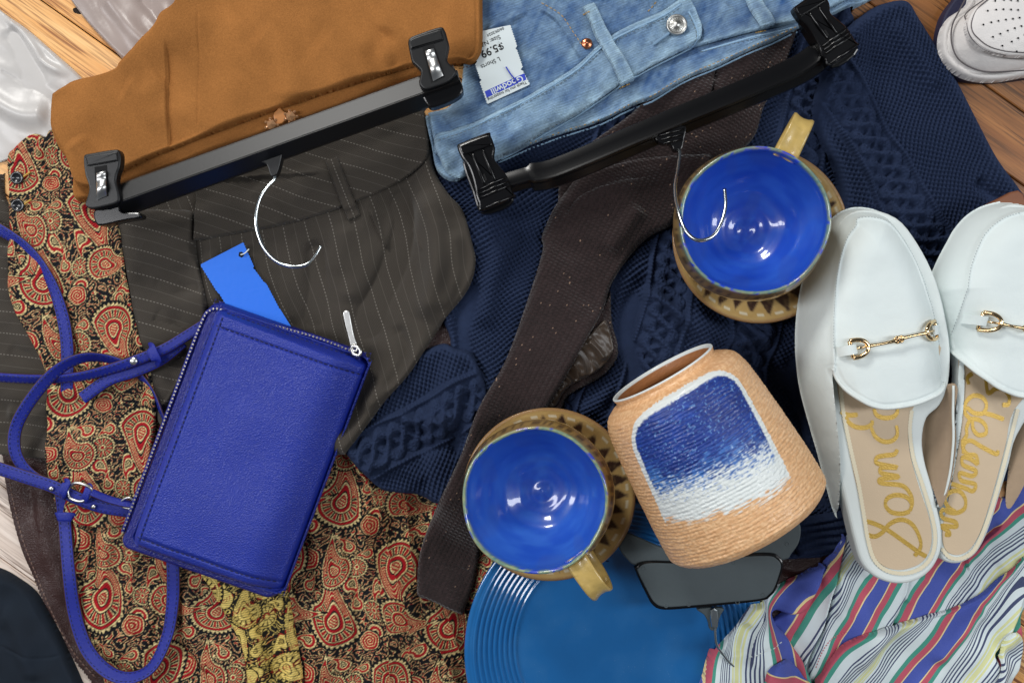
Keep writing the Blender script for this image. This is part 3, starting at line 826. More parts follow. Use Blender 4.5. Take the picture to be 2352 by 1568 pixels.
# main trouser legs over the sweater
cloth('leg', [(255, 470), (420, 420), (700, 320), (940, 250), (976, 262), (984, 300), (998, 390), (1030, 445), (1062, 482), (1084, 556), (1092, 604), (1076, 662), (1020, 736), (985, 790), (938, 860), (872, 936), (797, 1040), (797, 1040), (680, 1060), (400, 1010), (335, 850), (290, 650)],
      M['trouser'], .03, .007, 12, 16,
      [([(905, 420), (925, 500), (900, 600), (850, 700), (830, 790)], 20, -.022, 'r'), ([(960, 430), (1000, 540), (1000, 640), (960, 740)], 30, .012, 'r'), ([(780, 500), (800, 600), (790, 700)], 26, .005, 'r'), ([(840, 470), (868, 540), (905, 600)], 8, .006, 's'), ([(560, 560), (600, 640), (640, 760)], 30, .007, 'r'), ([(700, 540), (720, 640), (700, 760)], 22, -.008, 'r'), ([(1040, 520), (1050, 620), (1010, 720)], 18, .006, 'r'), ([(900, 740), (930, 820), (880, 900)], 16, -.007, 'r'),
       ([(925, 480), (945, 530), (965, 580)], 7, .004, 's'), ([(470, 560), (480, 640), (490, 700)], 20, .004, 'r'), ([(850, 760), (870, 850), (840, 950)], 22, .005, 'r')],
      [(.007, 80, 240, -12, 3)], res=2.6, parent=trousers, uvf=rotuv(-16, warp=20))
cloth('leg', [(255, 470), (330, 480), (438, 484), (446, 520), (450, 580), (462, 640), (474, 700), (472, 760), (440, 830), (380, 930), (345, 900), (318, 800), (295, 660), (272, 560)],
      M['trouser'], .034, .005, 7, 12, [([(330, 735), (390, 748), (450, 775)], 14, -.009, 's'), ([(440, 430), (456, 560), (474, 700)], 7, -.006, 'r'), ([(290, 560), (350, 580), (440, 560)], 22, .004, 'r'), ([(330, 640), (390, 660), (455, 660)], 14, -.003, 'r')], [(.003, 120, 60, 15, 8)], res=2.6, parent=trousers, uvf=rotuv(105, warp=14))
cloth('waistband', [(448, 405), (448, 405), (600, 360), (780, 300), (960, 250), (975, 262), (984, 320), (978, 368), (930, 408), (880, 436), (810, 466), (740, 492), (600, 526), (447, 553), (447, 553)],
      M['trouser'], .036, .004, 5, 12, [([(448, 410), (600, 392), (740, 385)], 5, .004, 's'), ([(560, 420), (620, 470), (640, 510)], 16, .003, 'r')], [(.003, 90, 60, 15, 1)], res=2.6, parent=trousers, uvf=rotuv(107, warp=10))
cloth('belt_loop', [(746, 368), (746, 368), (774, 358), (774, 358), (828, 494), (828, 494), (800, 508), (800, 508)], M['trouser'], .04, .003, 4, 4, [([(756, 366), (812, 500)], 2, -.0006, 'g')], res=2.2, parent=trousers, uvf=rotuv(-22), n=3)

# robe front edge over the trousers
cloth('front_panel', [(18, 366), (34, 339), (60, 316), (82, 307), (104, 314), (118, 298), (160, 300), (230, 480), (269, 514), (280, 580), (292, 655), (312, 750), (336, 823), (353, 900), (356, 960), (340, 1080), (300, 1200), (170, 1200), (118, 1130), (106, 1041), (108, 950), (107, 884), (100, 840), (80, 800), (57, 756), (34, 716), (18, 659), (20, 582), (22, 470)],
      M['robe'], .034, .0045, 7, 14, [([(60, 330), (75, 380), (90, 420)], 8, -.003, 'r'), ([(110, 320), (150, 440), (180, 600)], 24, .003, 'r'), ([(80, 700), (140, 800), (170, 950)], 16, -.003, 'r')], [(.0025, 80, 160, -12, 4)], res=RR, parent=robe, colf=paisley(-12, 0.98, 150, 30))
for (px, py) in ((41, 409), (43, 472)):
    z = height_at(px, py, .035)
    b = lathe('button', [(0, .0018), (.0035, .0019), (.0038, .0026), (.0055, .0028), (.0060, .0018), (.0058, .0002), (0, 0)], M['button_dark'], robe, 32)
    b.location = W(px, py, z + .0004); b.location.z = z + .0006; b.rotation_euler = (0.1, .05, 0)
    tube('button_thread', [W(px + 12, py - 2, z + .0015), W(px + 20, py - 8, z + .002), W(px + 29, py - 14, z + .0012)], .0009, M['gold_thread'], robe, 6)

# ------------------------------------------------------------------ brown cardigan
def flecks(U, V, d):
    n = len(U)
    c = np.tile(np.array([[lin(44), lin(33), lin(33)]]), (n, 1))
    c = c * (.8 + .5 * vnoise(U / 5, V / 5, 3))[:, None]
    r = vnoise(U / 3.4, V / 3.4, 31)
    big = vnoise(U / 60, V / 60, 5)
    k = (r > .984 - .01 * big)
    c[k] = [lin(170), lin(140), lin(118)]
    return c
cardigan = thing('brown_cardigan', 'dark brown flecked knit cardigan, its long sleeve running down to the lower mug', 'cardigan')
cloth('body', [(1285, 420), (1330, 350), (1450, 260), (1580, 150), (1840, 40), (1840, 40), (1815, 120), (1790, 190), (1755, 245), (1735, 310), (1700, 345), (1640, 372), (1592, 425), (1560, 485), (1540, 520), (1480, 540), (1400, 560), (1300, 540)],
      M['cardigan'], .034, .006, 9, 14, [([(1660, 100), (1650, 160), (1640, 205), (1620, 240)], 8, -.006, 's'), ([(1350, 440), (1440, 420), (1540, 440)], 22, .006, 'r')], [(.004, 90, 120, 30, 2)], res=2.2, parent=cardigan, uvf=rotuv(30), colf=flecks)
cloth('facing', [(1392, 690), (1402, 668), (1406, 740), (1419, 790), (1416, 824), (1385, 862), (1330, 893), (1302, 912), (1288, 942), (1262, 950), (1240, 930), (1280, 860), (1330, 770)], M['cardigan'], .03, .006, 6, 12, (), [(.003, 30, 60, 30, 2)], res=2.4, parent=cardigan, uvf=rotuv(30), colf=flecks)
cloth('satin_lining', [(1376, 746), (1393, 738), (1408, 785), (1404, 815), (1375, 850), (1330, 874), (1298, 896), (1280, 928), (1264, 934), (1250, 920), (1290, 850), (1335, 790)], M['satin'], .034, .002, 5, 6,
      [([(1350, 780), (1372, 800), (1392, 830)], 7, .004, 'r'), ([(1330, 800), (1350, 830), (1358, 862)], 6, -.003, 'r'), ([(1310, 830), (1325, 850), (1330, 872)], 5, .003, 's'), ([(1290, 860), (1310, 875), (1312, 890)], 5, .003, 'r')], [(.002, 16, 30, 40, 2)], res=2, parent=cardigan)
cloth('sleeve', [(1258, 508), (1270, 482), (1292, 450), (1335, 402), (1420, 375), (1490, 360), (1580, 355), (1640, 360), (1592, 425), (1560, 480), (1540, 518), (1490, 545), (1446, 590), (1406, 650), (1386, 710), (1342, 790), (1292, 880), (1256, 940), (1200, 1010), (1140, 1110), (1112, 1200), (1098, 1290), (1086, 1350), (1062, 1413), (1062, 1413), (1010, 1389), (957, 1366), (957, 1366), (964, 1270), (1000, 1170), (1056, 1050), (1100, 935), (1160, 830), (1208, 700), (1246, 578), (1244, 545)],
      M['cardigan'], .038, .008, 14, 18, [([(1300, 500), (1330, 450), (1400, 420), (1500, 400)], 16, -.005, 's'), ([(1330, 560), (1290, 680), (1230, 820), (1150, 980)], 40, .003, 'r'), ([(1480, 470), (1440, 520), (1400, 580)], 20, .005, 'r'), ([(980, 1300), (1030, 1310), (1090, 1330)], 4, -.001, 'r')], [(.004, 110, 120, 30, 6)], res=2.2, parent=cardigan, uvf=rotuv(28), colf=flecks)

# ------------------------------------------------------------------ plate, with a hanger lying over its edge
px, py, zp = 1413, 1488, .030
plate_z = .018
prof = [(0, .006), (.070, .006)]
R0 = 225 * S * .965; R1 = 346 * S * .965
prof = [(0, .0055), (R0 * .5, .0053), (R0 - .002, .0055)]
n = 9
for i in range(n):
    a = R0 + (R1 - .006 - R0) * i / n; b = (R1 - .006 - R0) / n
    zz = .0062 + .017 * ((a - R0) / (R1 - R0)) ** 1.15
    for q, e in ((.10, 0), (.30, .0022), (.60, .0022), (.80, 0)):
        prof.append((a + b * q, zz + .017 * ((a + b * q - R0) / (R1 - R0)) ** 1.15 - .017 * ((a - R0) / (R1 - R0)) ** 1.15 + e))
prof += [(R1 - .004, .0235), (R1 - .001, .0236), (R1, .0226), (R1 - .002, .0205), (R0 + .02, .006), (R0 - .01, 0), (R0 - .014, .001), (0, .001)]
plate = lathe('plate', prof, M['plate'], None, 180)
x, y, _ = W(px, py, zp); plate.location = (x, y, plate_z)
tag(plate, 'large blue dinner plate with ringed rim at the bottom edge', 'plate')
k = np.hypot(GX - x, GY - y) < R1; HM[k] = np.maximum(HM[k], plate_z + np.where(np.hypot(GX - x, GY - y)[k] > R0, .022, .007))

h3 = thing('clamp_hanger', 'grey plastic hanger with broad centre plate, between the vase and blue plate', 'hanger')
z3 = .050
slab('arm', [(1421, 1256), (1426, 1236), (1436, 1222), (1480, 1240), (1540, 1262), (1630, 1262), (1720, 1250), (1790, 1226), (1827, 1200), (1840, 1210), (1836, 1245), (1818, 1272), (1800, 1286), (1700, 1296), (1560, 1300), (1468, 1300), (1440, 1284)], z3, .006, M['grey_plastic'], h3, .0015)
rim = [(1459, 1311), (1462, 1300), (1474, 1291), (1500, 1288), (1571, 1288), (1700, 1273), (1770, 1270), (1790, 1278), (1800, 1293), (1796, 1316), (1784, 1352), (1772, 1368), (1750, 1380), (1660, 1390), (1562, 1399), (1520, 1400), (1500, 1390), (1486, 1368)]
slab('clamp_frame', rim, z3 + .004, .006, M['gloss_black'], h3, .0016)
cxr = sum(p[0] for p in rim) / len(rim); cyr = sum(p[1] for p in rim) / len(rim)
slab('clamp_plate', [(cxr + (p[0] - cxr) * .965, cyr + (p[1] - cyr) * .90) for p in rim], z3 + .0085, .0022, M['grey_plastic'], h3, .0008)
for (a, b) in ((1582, 1387), (1694, 1382), (1752, 1365), (1684, 1290), (1590, 1296), (1530, 1390), (1478, 1304), (1445, 1243), (1535, 1258), (1808, 1248)):
    zz = z3 + (.0107 if b > 1285 else .006)
    t = lathe('moulding_mark', [(.0012, 0), (.0014, .0003), (.0018, .0003), (.0020, 0)], M['grey_plastic'], h3, 20); t.location = W(a, b, zz)
slab('hook_collar', [(1603, 1398), (1660, 1396), (1656, 1412), (1650, 1428), (1646, 1446), (1632, 1446), (1628, 1430), (1618, 1412)], z3, .006, M['grey_plastic'], h3, .001)
slab('hook_socket', [(1632, 1400), (1649, 1400), (1650, 1440), (1635, 1440)], z3 + .003, .006, M['steel'], h3, .0015, n=2)
tube('hook', [W(1642, 1436, z3 + .006), W(1643, 1462, z3 + .006), W(1646, 1480, z3 + .005), W(1656, 1496, z3 + .001), W(1675, 1520, z3 - .004), W(1700, 1540, z3 - .008)], .0012, M['steel'], h3)

# ------------------------------------------------------------------ denim shorts
def denim(waist=False):
    def f(U, V, d):
        n = len(U)
        a = fbm(U / 34, V / 34, 3, 4); b = fbm((U * .9 + V * .43) / 9, (-U * .43 + V * .9) / 70, 5, 3)
        k = np.clip(.44 + .8 * (a - .5) + .30 * (b - .5), 0, 1)
        e = np.exp(-(d / S) / 12.0)
        k = np.clip(k + .55 * e - (.10 if not waist else -.05), 0, 1)
        fine = vnoise(U / 2.2, V / 2.2, 8) - .5
        lo = np.array([lin(50), lin(92), lin(150)]); hi = np.array([lin(172), lin(204), lin(226)])
        c = lo + (hi - lo) * k[:, None]
        return np.clip(c * (1 + .30 * fine + .34 * (vnoise((U + 2.1 * V) / 4.2, (V - .5 * U) / 16, 4) - .5) + .12 * np.sin((V + .42 * U) * 2 * math.pi / 6.0))[:, None], 0, 1)
    return f
shorts = thing('denim_shorts', 'light blue denim shorts clipped to a black hanger, hanging upside down', 'shorts')
tw = rotuv(-25, k=100)
DR = 2.2
cloth('back_panel', [(1040, 330), (1040, 330), (980, 262), (990, 330), (1004, 392), (1040, 417), (1076, 402), (1144, 366), (1218, 334), (1302, 303), (1386, 276), (1453, 243), (1503, 226), (1571, 184), (1640, 155), (1706, 125), (1780, 92), (1851, 58), (1935, 28), (1999, 0), (2050, -25), (2050, -60), (2050, -60), (1100, -60), (1100, -60)],
      M['denim'], .040, .006, 5, 14, [([(1150, 355), (1300, 295), (1450, 235), (1570, 178), (1700, 118), (1840, 54)], 5, .0025, 'r')], [(.003, 120, 60, -25, 2)], res=DR, parent=shorts, uvf=tw, colf=denim(), n=4)
stitches('hem_stitching', [(1218, 322), (1302, 291), (1386, 264), (1453, 231), (1503, 213), (1571, 172), (1706, 113), (1851, 46)], .045, M['denim_thread'], shorts, 7, 4, 1.5)
cloth('front_panel', [(1060, -80), (1060, -80), (1060, 200), (984, 262), (984, 262), (996, 320), (1008, 360), (1100, 372), (1140, 350), (1260, 290), (1420, 195), (1480, 160), (1570, 112), (1696, 83), (1777, 62), (1851, 45), (1900, 22), (1960, -10), (2000, -80), (2000, -80)],
      M['denim'], .044, .005, 5, 12, [([(1108, 46), (1140, 34), (1172, 20), (1220, -10)], 7, .004, 'r'), ([(1235, -10), (1278, 17), (1305, 54), (1332, 101), (1347, 122)], 8, .004, 's'), ([(1160, 120), (1200, 180), (1260, 200)], 24, .004, 'r'),
       ([(1010, 250), (1040, 285), (1060, 300)], 5, .004, 's'), ([(1700, -20), (1660, 20), (1630, 60)], 16, .004, 'r'), ([(1620, 112), (1700, 96), (1850, 62)], 5, .002, 'r')], [(.003, 100, 50, -25, 7)], res=DR, parent=shorts, uvf=tw, colf=denim(), n=4)
cloth('waistband', [(999, 312), (1040, 298), (1083, 282), (1150, 252), (1218, 218), (1276, 182), (1332, 144), (1372, 106), (1412, 77), (1470, 48), (1530, 20), (1575, -8), (1594, 12), (1606, 40), (1613, 66), (1606, 92), (1571, 113), (1520, 140), (1470, 168), (1419, 198), (1330, 258), (1251, 304), (1200, 334), (1144, 360), (1090, 382), (1060, 408), (1030, 400), (1008, 360)],
      M['denim'], .048, .0035, 4, 12, [([(1070, 330), (1180, 300), (1300, 230)], 14, .003, 'r'), ([(1380, 190), (1420, 150), (1440, 110)], 14, .003, 'r'), ([(1040, 330), (1060, 360), (1066, 395)], 12, .004, 'r')], [(.003, 30, 90, -25, 7)], res=DR, parent=shorts, uvf=tw, colf=denim(True), n=4)
for ln in ([(1004, 318), (1083, 289), (1218, 226), (1332, 152), (1412, 85), (1530, 28), (1572, 2)], [(1150, 352), (1251, 296), (1330, 249), (1419, 190), (1470, 160), (1571, 105), (1600, 88), (1606, 62), (1590, 16)]):
    stitches('seam_stitching', ln, .05, M['denim_thread_pale'], shorts, 7, 3.5, 1.5)
stitches('pocket_stitching', [(1245, -10), (1290, 17), (1317, 54), (1344, 96)], .05, M['denim_thread'], shorts, 7, 4, 1.3)
stitches('fly_stitching', [(1495, 10), (1508, -4), (1520, -20)], .05, M['denim_thread'], shorts, 7, 4, 1.3)
stitches('seam_stitching', [(1616, 108), (1700, 90), (1777, 72), (1845, 56)], .05, M['denim_thread_pale'], shorts, 7, 3.5, 1.4)
cloth('belt_loop', [(1339, 12), (1339, 12), (1366, 2), (1366, 2), (1457, 186), (1457, 186), (1424, 201), (1424, 201)], M['denim'], .054, .004, 3, 5, [([(1352, 8), (1440, 193)], 7, -.001, 'r')], None, res=2, parent=shorts, uvf=rotuv(20), colf=denim(True), n=3)
cloth('belt_loop', [(1702, -60), (1702, -60), (1740, -60), (1740, -60), (1778, 63), (1778, 63), (1741, 72), (1741, 72)], M['denim'], .054, .004, 3, 5, [([(1720, -60), (1758, 68)], 7, -.001, 'r')], None, res=2, parent=shorts, uvf=rotuv(20), colf=denim(True), n=3)
def edge_cord(name, line, z0, r, mt, parent, dz=0.0):
    pts = []
    for a, b in spline(line, 3, False):
        x, y, _w = W(a, b, z0)
        for _ in range(3):
            z = float(samp(HM, np.array([x]), np.array([y]))[0]); x, y, _w = W(a, b, .5 * z + .5 * z0)
        pts.append((x, y, z + dz))
    return tube(name, pts, r, mt, parent, 6, 1)
M['denim_edge'] = mat('frayed_denim_edge', rgb(150, 184, 212), .95, var=(.5, 900), bumps=[('noise', 900, .0008)])
for ln in ([(1006, 310), (1083, 284), (1150, 254), (1218, 220), (1276, 184), (1332, 146), (1372, 108), (1412, 79), (1470, 50), (1530, 22), (1572, -5)], [(1150, 357), (1200, 331), (1251, 301), (1330, 255), (1419, 195), (1470, 165), (1520, 137), (1571, 110), (1600, 93), (1610, 66), (1603, 38), (1590, 12)],
           [(1144, 364), (1218, 332), (1302, 301), (1386, 274), (1453, 241), (1503, 224), (1571, 182), (1640, 153), (1706, 123), (1780, 90), (1845, 58)], [(1620, 106), (1700, 86), (1777, 66), (1845, 48)]):
    edge_cord('frayed_edge', ln, .05, .0009, M['denim_edge'], shorts)
for ln in ([(1343, 16), (1363, 9)], [(1427, 192), (1452, 181)], [(1744, 64), (1773, 57)]):
    stitches('bar_tack', ln, .055, M['denim_thread'], shorts, 5, .5, 2.0)
zb = height_at(1554, 58, .05)
bt = lathe('button', [(0, .0058), (.0030, .0056), (.0036, .0040), (.0062, .0038), (.0068, .0034), (.0072, .0046), (.0086, .0052), (.0094, .0044), (.0094, .001), (.004, 0), (0, 0)], M['nickel'], shorts, 64,
           disp=lambda R, Z, T, s: np.where((R > .0042) & (R < .0066), .0001 * np.sin(T * 23), 0))
bt.location = W(1554, 58, zb + .003); bt.location.z = zb
for q in range(22):
    an = 2 * math.pi * q / 22
    tube('button_mark', [Vector(bt.location) + Vector((math.cos(an) * r_, math.sin(an) * r_, .0040)) for r_ in (.0044, .0062)], .0003, M['nickel'], bt, 4, 1).matrix_parent_inverse = Matrix.Translation(-Vector(bt.location))
zr = height_at(1348, 101, .05)
rv = lathe('rivet', [(0, .0038), (.0013, .0034), (.0017, .0018), (.0036, .0020), (.0048, .0010), (.0052, 0), (0, 0)], M['copper'], shorts, 32)
rv.location = W(1348, 101, zr); rv.location.z = zr
cloth('buttonhole', [(1500, 98), (1524, 80), (1544, 68), (1540, 78), (1518, 94), (1504, 104)], mat('buttonhole_thread', rgb(120, 150, 178), .9), .053, .0012, 3, 3, (), None, res=1.6, parent=shorts)

# price tag
zt = max(height_at(1150, 120, .05), height_at(1190, 190, .05), height_at(1130, 220, .05)) + .0015
tg = thing('price_tag', 'white paper price tag with blue band on the denim shorts', 'price tag')
def zig(a, b, n, amp):
    out = []
    for i in range(n):
        for q, s_ in ((0, 0), (.5, 1)):
            t = (i + q) / n
            nx_, ny_ = (b[1] - a[1]), -(b[0] - a[0]); l = math.hypot(nx_, ny_)
            out.append((a[0] + (b[0] - a[0]) * t + nx_ / l * amp * s_, a[1] + (b[1] - a[1]) * t + ny_ / l * amp * s_))
    return out
pts = zig((1171, 58), (1187, 108), 9, 2.2) + [(1184, 112)] + zig((1186, 114), (1200, 156), 8, 2.2) + [(1196, 160)] + zig((1199, 162), (1216, 194), 6, 2.2) + [(1216, 195), (1120, 239)] + zig((1120, 238), (1102, 186), 9, 2.2) + [(1106, 184)] + zig((1104, 182), (1092, 146), 7, 2.2) + [(1096, 142)] + zig((1094, 140), (1070, 76), 11, 2.2)
slab('paper', pts, zt, .0004, M['paper'], tg, 0, sp=False)
rd = (-.909, .417)
zt2 = zt + .0005
def at_tag(a, b):   # a along reading direction from the right end, b down the tag (away from the blue band)
    return (1216 + rd[0] * a - .31 * b, 195 + rd[1] * a - .95 * b)
band = [at_tag(3, 14), at_tag(103, 14), at_tag(103, 29), at_tag(3, 29)]
slab('blue_band', band, zt2, .0001, M['blue_ink'], tg, 0, sp=False)
text_obj('lettering', 'Goodwill', *at_tag(10, 27.5), zt2 + .0003, 21, rd, M['paper'], tg, bold=.3)
text_obj('lettering', 'Thank you for supporting', *at_tag(5, 11.5), zt2 + .0001, 9.2, rd, M['ink'], tg)
text_obj('lettering', 'L Shorts', *at_tag(46, 88), zt2 + .0001, 14, rd, M['ink'], tg)
text_obj('lettering', '$5.99', *at_tag(30, 117), zt2 + .0001, 24, rd, M['ink'], tg, bold=.4)
text_obj('lettering', 'Size: NA', *at_tag(30, 134), zt2 + .0001, 14, rd, M['ink'], tg)
text_obj('lettering', '04/09/2024', *at_tag(16, 147), zt2 + .0001, 9, rd, M['ink'], tg)
tube('tag_barb', [W(1162, 154, zt + .002), W(1174, 172, zt + .003), W(1188, 188, zt + .002)], .0006, M['blue_ink'], tg, 6)

# ------------------------------------------------------------------ tan suede skirt
skirt = thing('suede_skirt', 'tan brown suede skirt clipped to a black hanger at the top left', 'skirt')
back = [(1108, -80), (1108, -80), (1108, 0), (1108, 100), (1103, 131), (1083, 146), (1030, 146), (965, 168), (949, 180), (790, 244), (640, 300), (450, 366), (290, 424), (250, 450), (188, 464), (168, 447), (165, 386), (134, 339), (118, 285), (121, 225), (128, 212), (150, 197), (175, 185), (265, 158), (275, 144), (315, 100), (353, 58), (369, 30), (403, 0), (430, -80), (430, -80)]
cloth('back_panel', back, M['suede'], .05, .012, 12, 16, [([(280, 420), (450, 352), (640, 286), (790, 230), (940, 168)], 5, .002, 'r')], [(.003, 120, 90, -20, 4)], res=2.8, parent=skirt)
front = [(1108, -80), (1108, -80), (1108, 0), (1108, 96), (1100, 128), (1080, 142), (1040, 140), (950, 152), (870, 176), (790, 200), (700, 230), (600, 264), (450, 321), (350, 360), (285, 392), (272, 402), (230, 430), (175, 420), (150, 360), (122, 290), (121, 226), (150, 200), (175, 188), (230, 172), (268, 158), (280, 142), (318, 100), (354, 58), (370, 30), (404, 0), (431, -80), (431, -80)]
cloth('front_panel', front, M['suede'], .058, .010, 7, 18,
      [([(352, 62), (351, 150), (350, 250), (353, 345)], 30, -.0045, 's'), ([(250, 172), (300, 192), (345, 150)], 26, .004, 'r'), ([(130, 300), (170, 350), (210, 400)], 20, .005, 'r'), ([(300, 380), (350, 336), (500, 281), (650, 232), (790, 184), (940, 137), (1030, 112)], 2.0, -.0016, 'g'), ([(425, 0), (426, 120), (424, 265)], 1.6, -.0010, 'g'), ([(560, 40), (640, 120), (660, 220)], 40, .006, 'r'), ([(880, 30), (850, 100), (900, 150)], 26, -.005, 'r'),
       ([(1090, -40), (1092, 40), (1085, 100), (1050, 118)], 2, -.0012, 'g'), ([(700, 60), (800, 120), (900, 100)], 50, .004, 'r')], [(.004, 190, 120, -20, 4)], res=2.4, parent=skirt)
stitches('seam_stitching', [(300, 406), (450, 348), (640, 281), (790, 224), (930, 174)], .055, M['suede_thread'], skirt, 6, 4, 1.1)
stitches('seam_stitching', [(1040, 135), (1075, 136), (1090, 122)], .06, M['suede_thread'], skirt, 5, 4, 1.1)
zc = max(height_at(640, y_, .06) for y_ in (240, 250, 262, 275)) + .001
slab('tab', [(628, 262), (636, 252), (640, 244), (647, 252), (656, 262), (654, 276), (646, 284), (636, 284), (630, 276)], zc, .003, mat('tab_leather', rgb(184, 122, 66), .35), skirt, .0008)
for (a, b) in ((624, 287), (668, 268)):
    bm = bmesh.new(); bmesh.ops.create_icosphere(bm, subdivisions=1, radius=.0052)
    bmesh.ops.scale(bm, vec=(1, 1, .7), verts=bm.verts)
    o = obj_bm('rhinestone', bm, M['crystal'], skirt, smooth=False); x, y, _ = W(a, b, zc + .003); o.location = (x, y, zc + .003)
    for q in range(7):
        an = q * .9; bm = bmesh.new(); bmesh.ops.create_icosphere(bm, subdivisions=1, radius=.0016)
        c = obj_bm('bead', bm, M['crystal'], o, smooth=False); c.location = (math.cos(an) * .0056, math.sin(an) * .0056, 0)

# ------------------------------------------------------------------ hangers
def bar(name, p0, p1, sec, z, mt, parent, n=1, dz=None, wob=None):
    """moulded bar: section = (offset in layout units square to the line, height)"""
    d = (p1[0] - p0[0], p1[1] - p0[1]); l = math.hypot(*d); nx_, ny_ = -d[1] / l, d[0] / l
    V = []; K = len(sec)
    for i in range(n + 1):
        t = i / n
        sh = wob(t) if wob else 0
        for (o_, h) in sec:
            V.append(W(p0[0] + d[0] * t + nx_ * (o_ + sh), p0[1] + d[1] * t + ny_ * (o_ + sh), z + h + (dz(t) if dz else 0)))
    bm = bmesh.new(); vs = [bm.verts.new(v) for v in V]
    for i in range(n):
        for j in range(K):
            bm.faces.new([vs[i * K + j], vs[i * K + (j + 1) % K], vs[(i + 1) * K + (j + 1) % K], vs[(i + 1) * K + j]])
    bm.faces.new(vs[:K]); bm.faces.new(vs[-K:])
    bmesh.ops.recalc_face_normals(bm, faces=bm.faces)
    bmesh.ops.bevel(bm, geom=[e for e in bm.edges if e.calc_face_angle(0) > .4], offset=.0006, segments=2, affect='EDGES')
    return obj_bm(name, bm, mt, parent, smooth=False)

h1 = thing('skirt_hanger', 'black plastic clip hanger holding the tan suede skirt, silver springs in its clips', 'hanger', group='black clip hangers')
zh = .052
bar('bar', (232, 436), (1040, 146), [(0, -.006), (0, .004), (3, .007), (40, .0125), (44, .0112), (74, -.004), (78, -.010)], zh, M['black_plastic'], h1)
def spring_clip(parent, outl, pad, slot, metal, jaw, z):
    slab('back_jaw', jaw, z - .016, .012, M['gloss_black'], parent, .0015)
    c = slab('clip', outl, z - .004, .009, M['black_plastic'], parent, .0018, seg=3)
    slab('clip_pad', pad, z + .0046, .0016, M['black_plastic'], c, .0012, n=3)
    slab('clip_slot', slot, z + .0048, .0005, M['hole'], c, 0, sp=False)
    a, b, c_, d = [np.array(q, float) for q in metal]
    V = []; F = []; n = 12; hh = [.003, .0042, .0036, .0028, .0030, .0042, .0052, .0056, .0054, .0046, .0034, .002, .001]
    for i in range(n + 1):
        t = i / n; l = a + (d - a) * t; r = b + (c_ - b) * t
        for q in (0, .12, .88, 1):
            p = l + (r - l) * q
            V.append(W(p[0], p[1], z + .005 + hh[i] * (1 if 0 < q < 1 else .7)))
    for i in range(n):
        for j in range(3): F.append((i * 4 + j, i * 4 + j + 1, i * 4 + 5 + j, i * 4 + 4 + j))
    mesh_np('spring', np.array(V), np.array(F), M['silver'], c)
    return c
spring_clip(h1, [(191, 366), (193, 356), (206, 352), (262, 343), (274, 348), (277, 362), (275, 383), (269, 400), (267, 417), (274, 447), (271, 465), (240, 475), (212, 480), (198, 475), (195, 466), (202, 443), (203, 427), (195, 403), (192, 384)],
            [(196, 366), (200, 360), (262, 349), (269, 353), (270, 366), (264, 371), (206, 381), (199, 378)],
            [(217, 384), (245, 379), (249, 450), (222, 458)], [(221, 398), (243, 392), (245, 450), (222, 460)],
            [(214, 488), (230, 474), (270, 468), (280, 486), (318, 488), (322, 500), (290, 506), (234, 518), (219, 512)], zh + .012)
spring_clip(h1, [(937, 97), (942, 86), (960, 78), (1009, 62), (1021, 69), (1028, 90), (1031, 106), (1026, 134), (1034, 148), (1045, 158), (1047, 170), (1030, 188), (1000, 200), (978, 206), (966, 199), (962, 188), (966, 165), (956, 152), (946, 142), (941, 122)],
            [(941, 98), (948, 88), (1006, 69), (1014, 74), (1018, 88), (1012, 94), (950, 112), (943, 110)],
            [(970, 108), (995, 98), (1022, 176), (990, 190)], [(976, 118), (996, 111), (1018, 174), (995, 187)],
            [(965, 205), (1000, 192), (1046, 160), (1053, 176), (1063, 198), (1060, 216), (1036, 232), (1000, 246), (984, 244), (970, 222)], zh + .012)
slab('hook_collar', [(598, 372), (618, 352), (646, 350), (646, 366), (636, 400), (622, 404), (612, 378)], zh - .008, .009, M['black_plastic'], h1, .0012, n=3)
tube('hook', [W(628, 396, zh - .002), W(630, 412, zh - .001), W(612, 432, zh + .001), W(596, 458, zh + .003), W(588, 494, zh + .004), W(591, 530, zh + .004), W(607, 570, zh + .005), W(636, 600, zh + .006), W(672, 612, zh + .007), W(705, 607, zh + .006), W(724, 588, zh + .005), W(737, 565, zh + .004)], .0017, M['steel'], h1, 10)

h2 = thing('shorts_hanger', 'glossy black plastic clip hanger holding the denim shorts, hook over the upper mug', 'hanger', group='black clip hangers')
zk = .054
wob = lambda t: 0
pts_c = [(1166, 418), (1215, 404), (1262, 396), (1340, 366), (1571, 268), (1640, 240), (1800, 172), (1850, 146), (1895, 112), (1930, 96)]
spc = spline(pts_c, 6, False)
V = []; sec = [(-24, -.004), (-23, .002), (-8, .0045), (6, .0050), (11, .0064), (15, .0050), (17, .001), (30, -.003), (32, -.008)]
for i, p in enumerate(spc):
    a = spc[max(i - 1, 0)]; b = spc[min(i + 1, len(spc) - 1)]; d = (b - a) / np.hypot(*(b - a))
    t = i / (len(spc) - 1); wd_ = 1.2 if .12 < t < .84 else .9
    for (o_, h) in sec: V.append(W(p[0] - d[1] * o_ * wd_, p[1] + d[0] * o_ * wd_, zk + h))
bm = bmesh.new(); vs = [bm.verts.new(v) for v in V]; K = len(sec)
for i in range(len(spc) - 1):
    for j in range(K): bm.faces.new([vs[i * K + j], vs[i * K + (j + 1) % K], vs[(i + 1) * K + (j + 1) % K], vs[(i + 1) * K + j]])
bm.faces.new(vs[:K]); bm.faces.new(vs[-K:])
ob_ = obj_bm('bar', bm, M['gloss_black'], h2); ob_.data.set_sharp_from_angle(angle=.5)
outl = [(1050, 336), (1060, 327), (1120, 304), (1127, 311), (1137, 339), (1135, 363), (1150, 384), (1164, 403), (1172, 424), (1179, 443), (1181, 453), (1107, 485), (1098, 466), (1092, 450), (1090, 433), (1083, 405), (1073, 380), (1060, 362)]
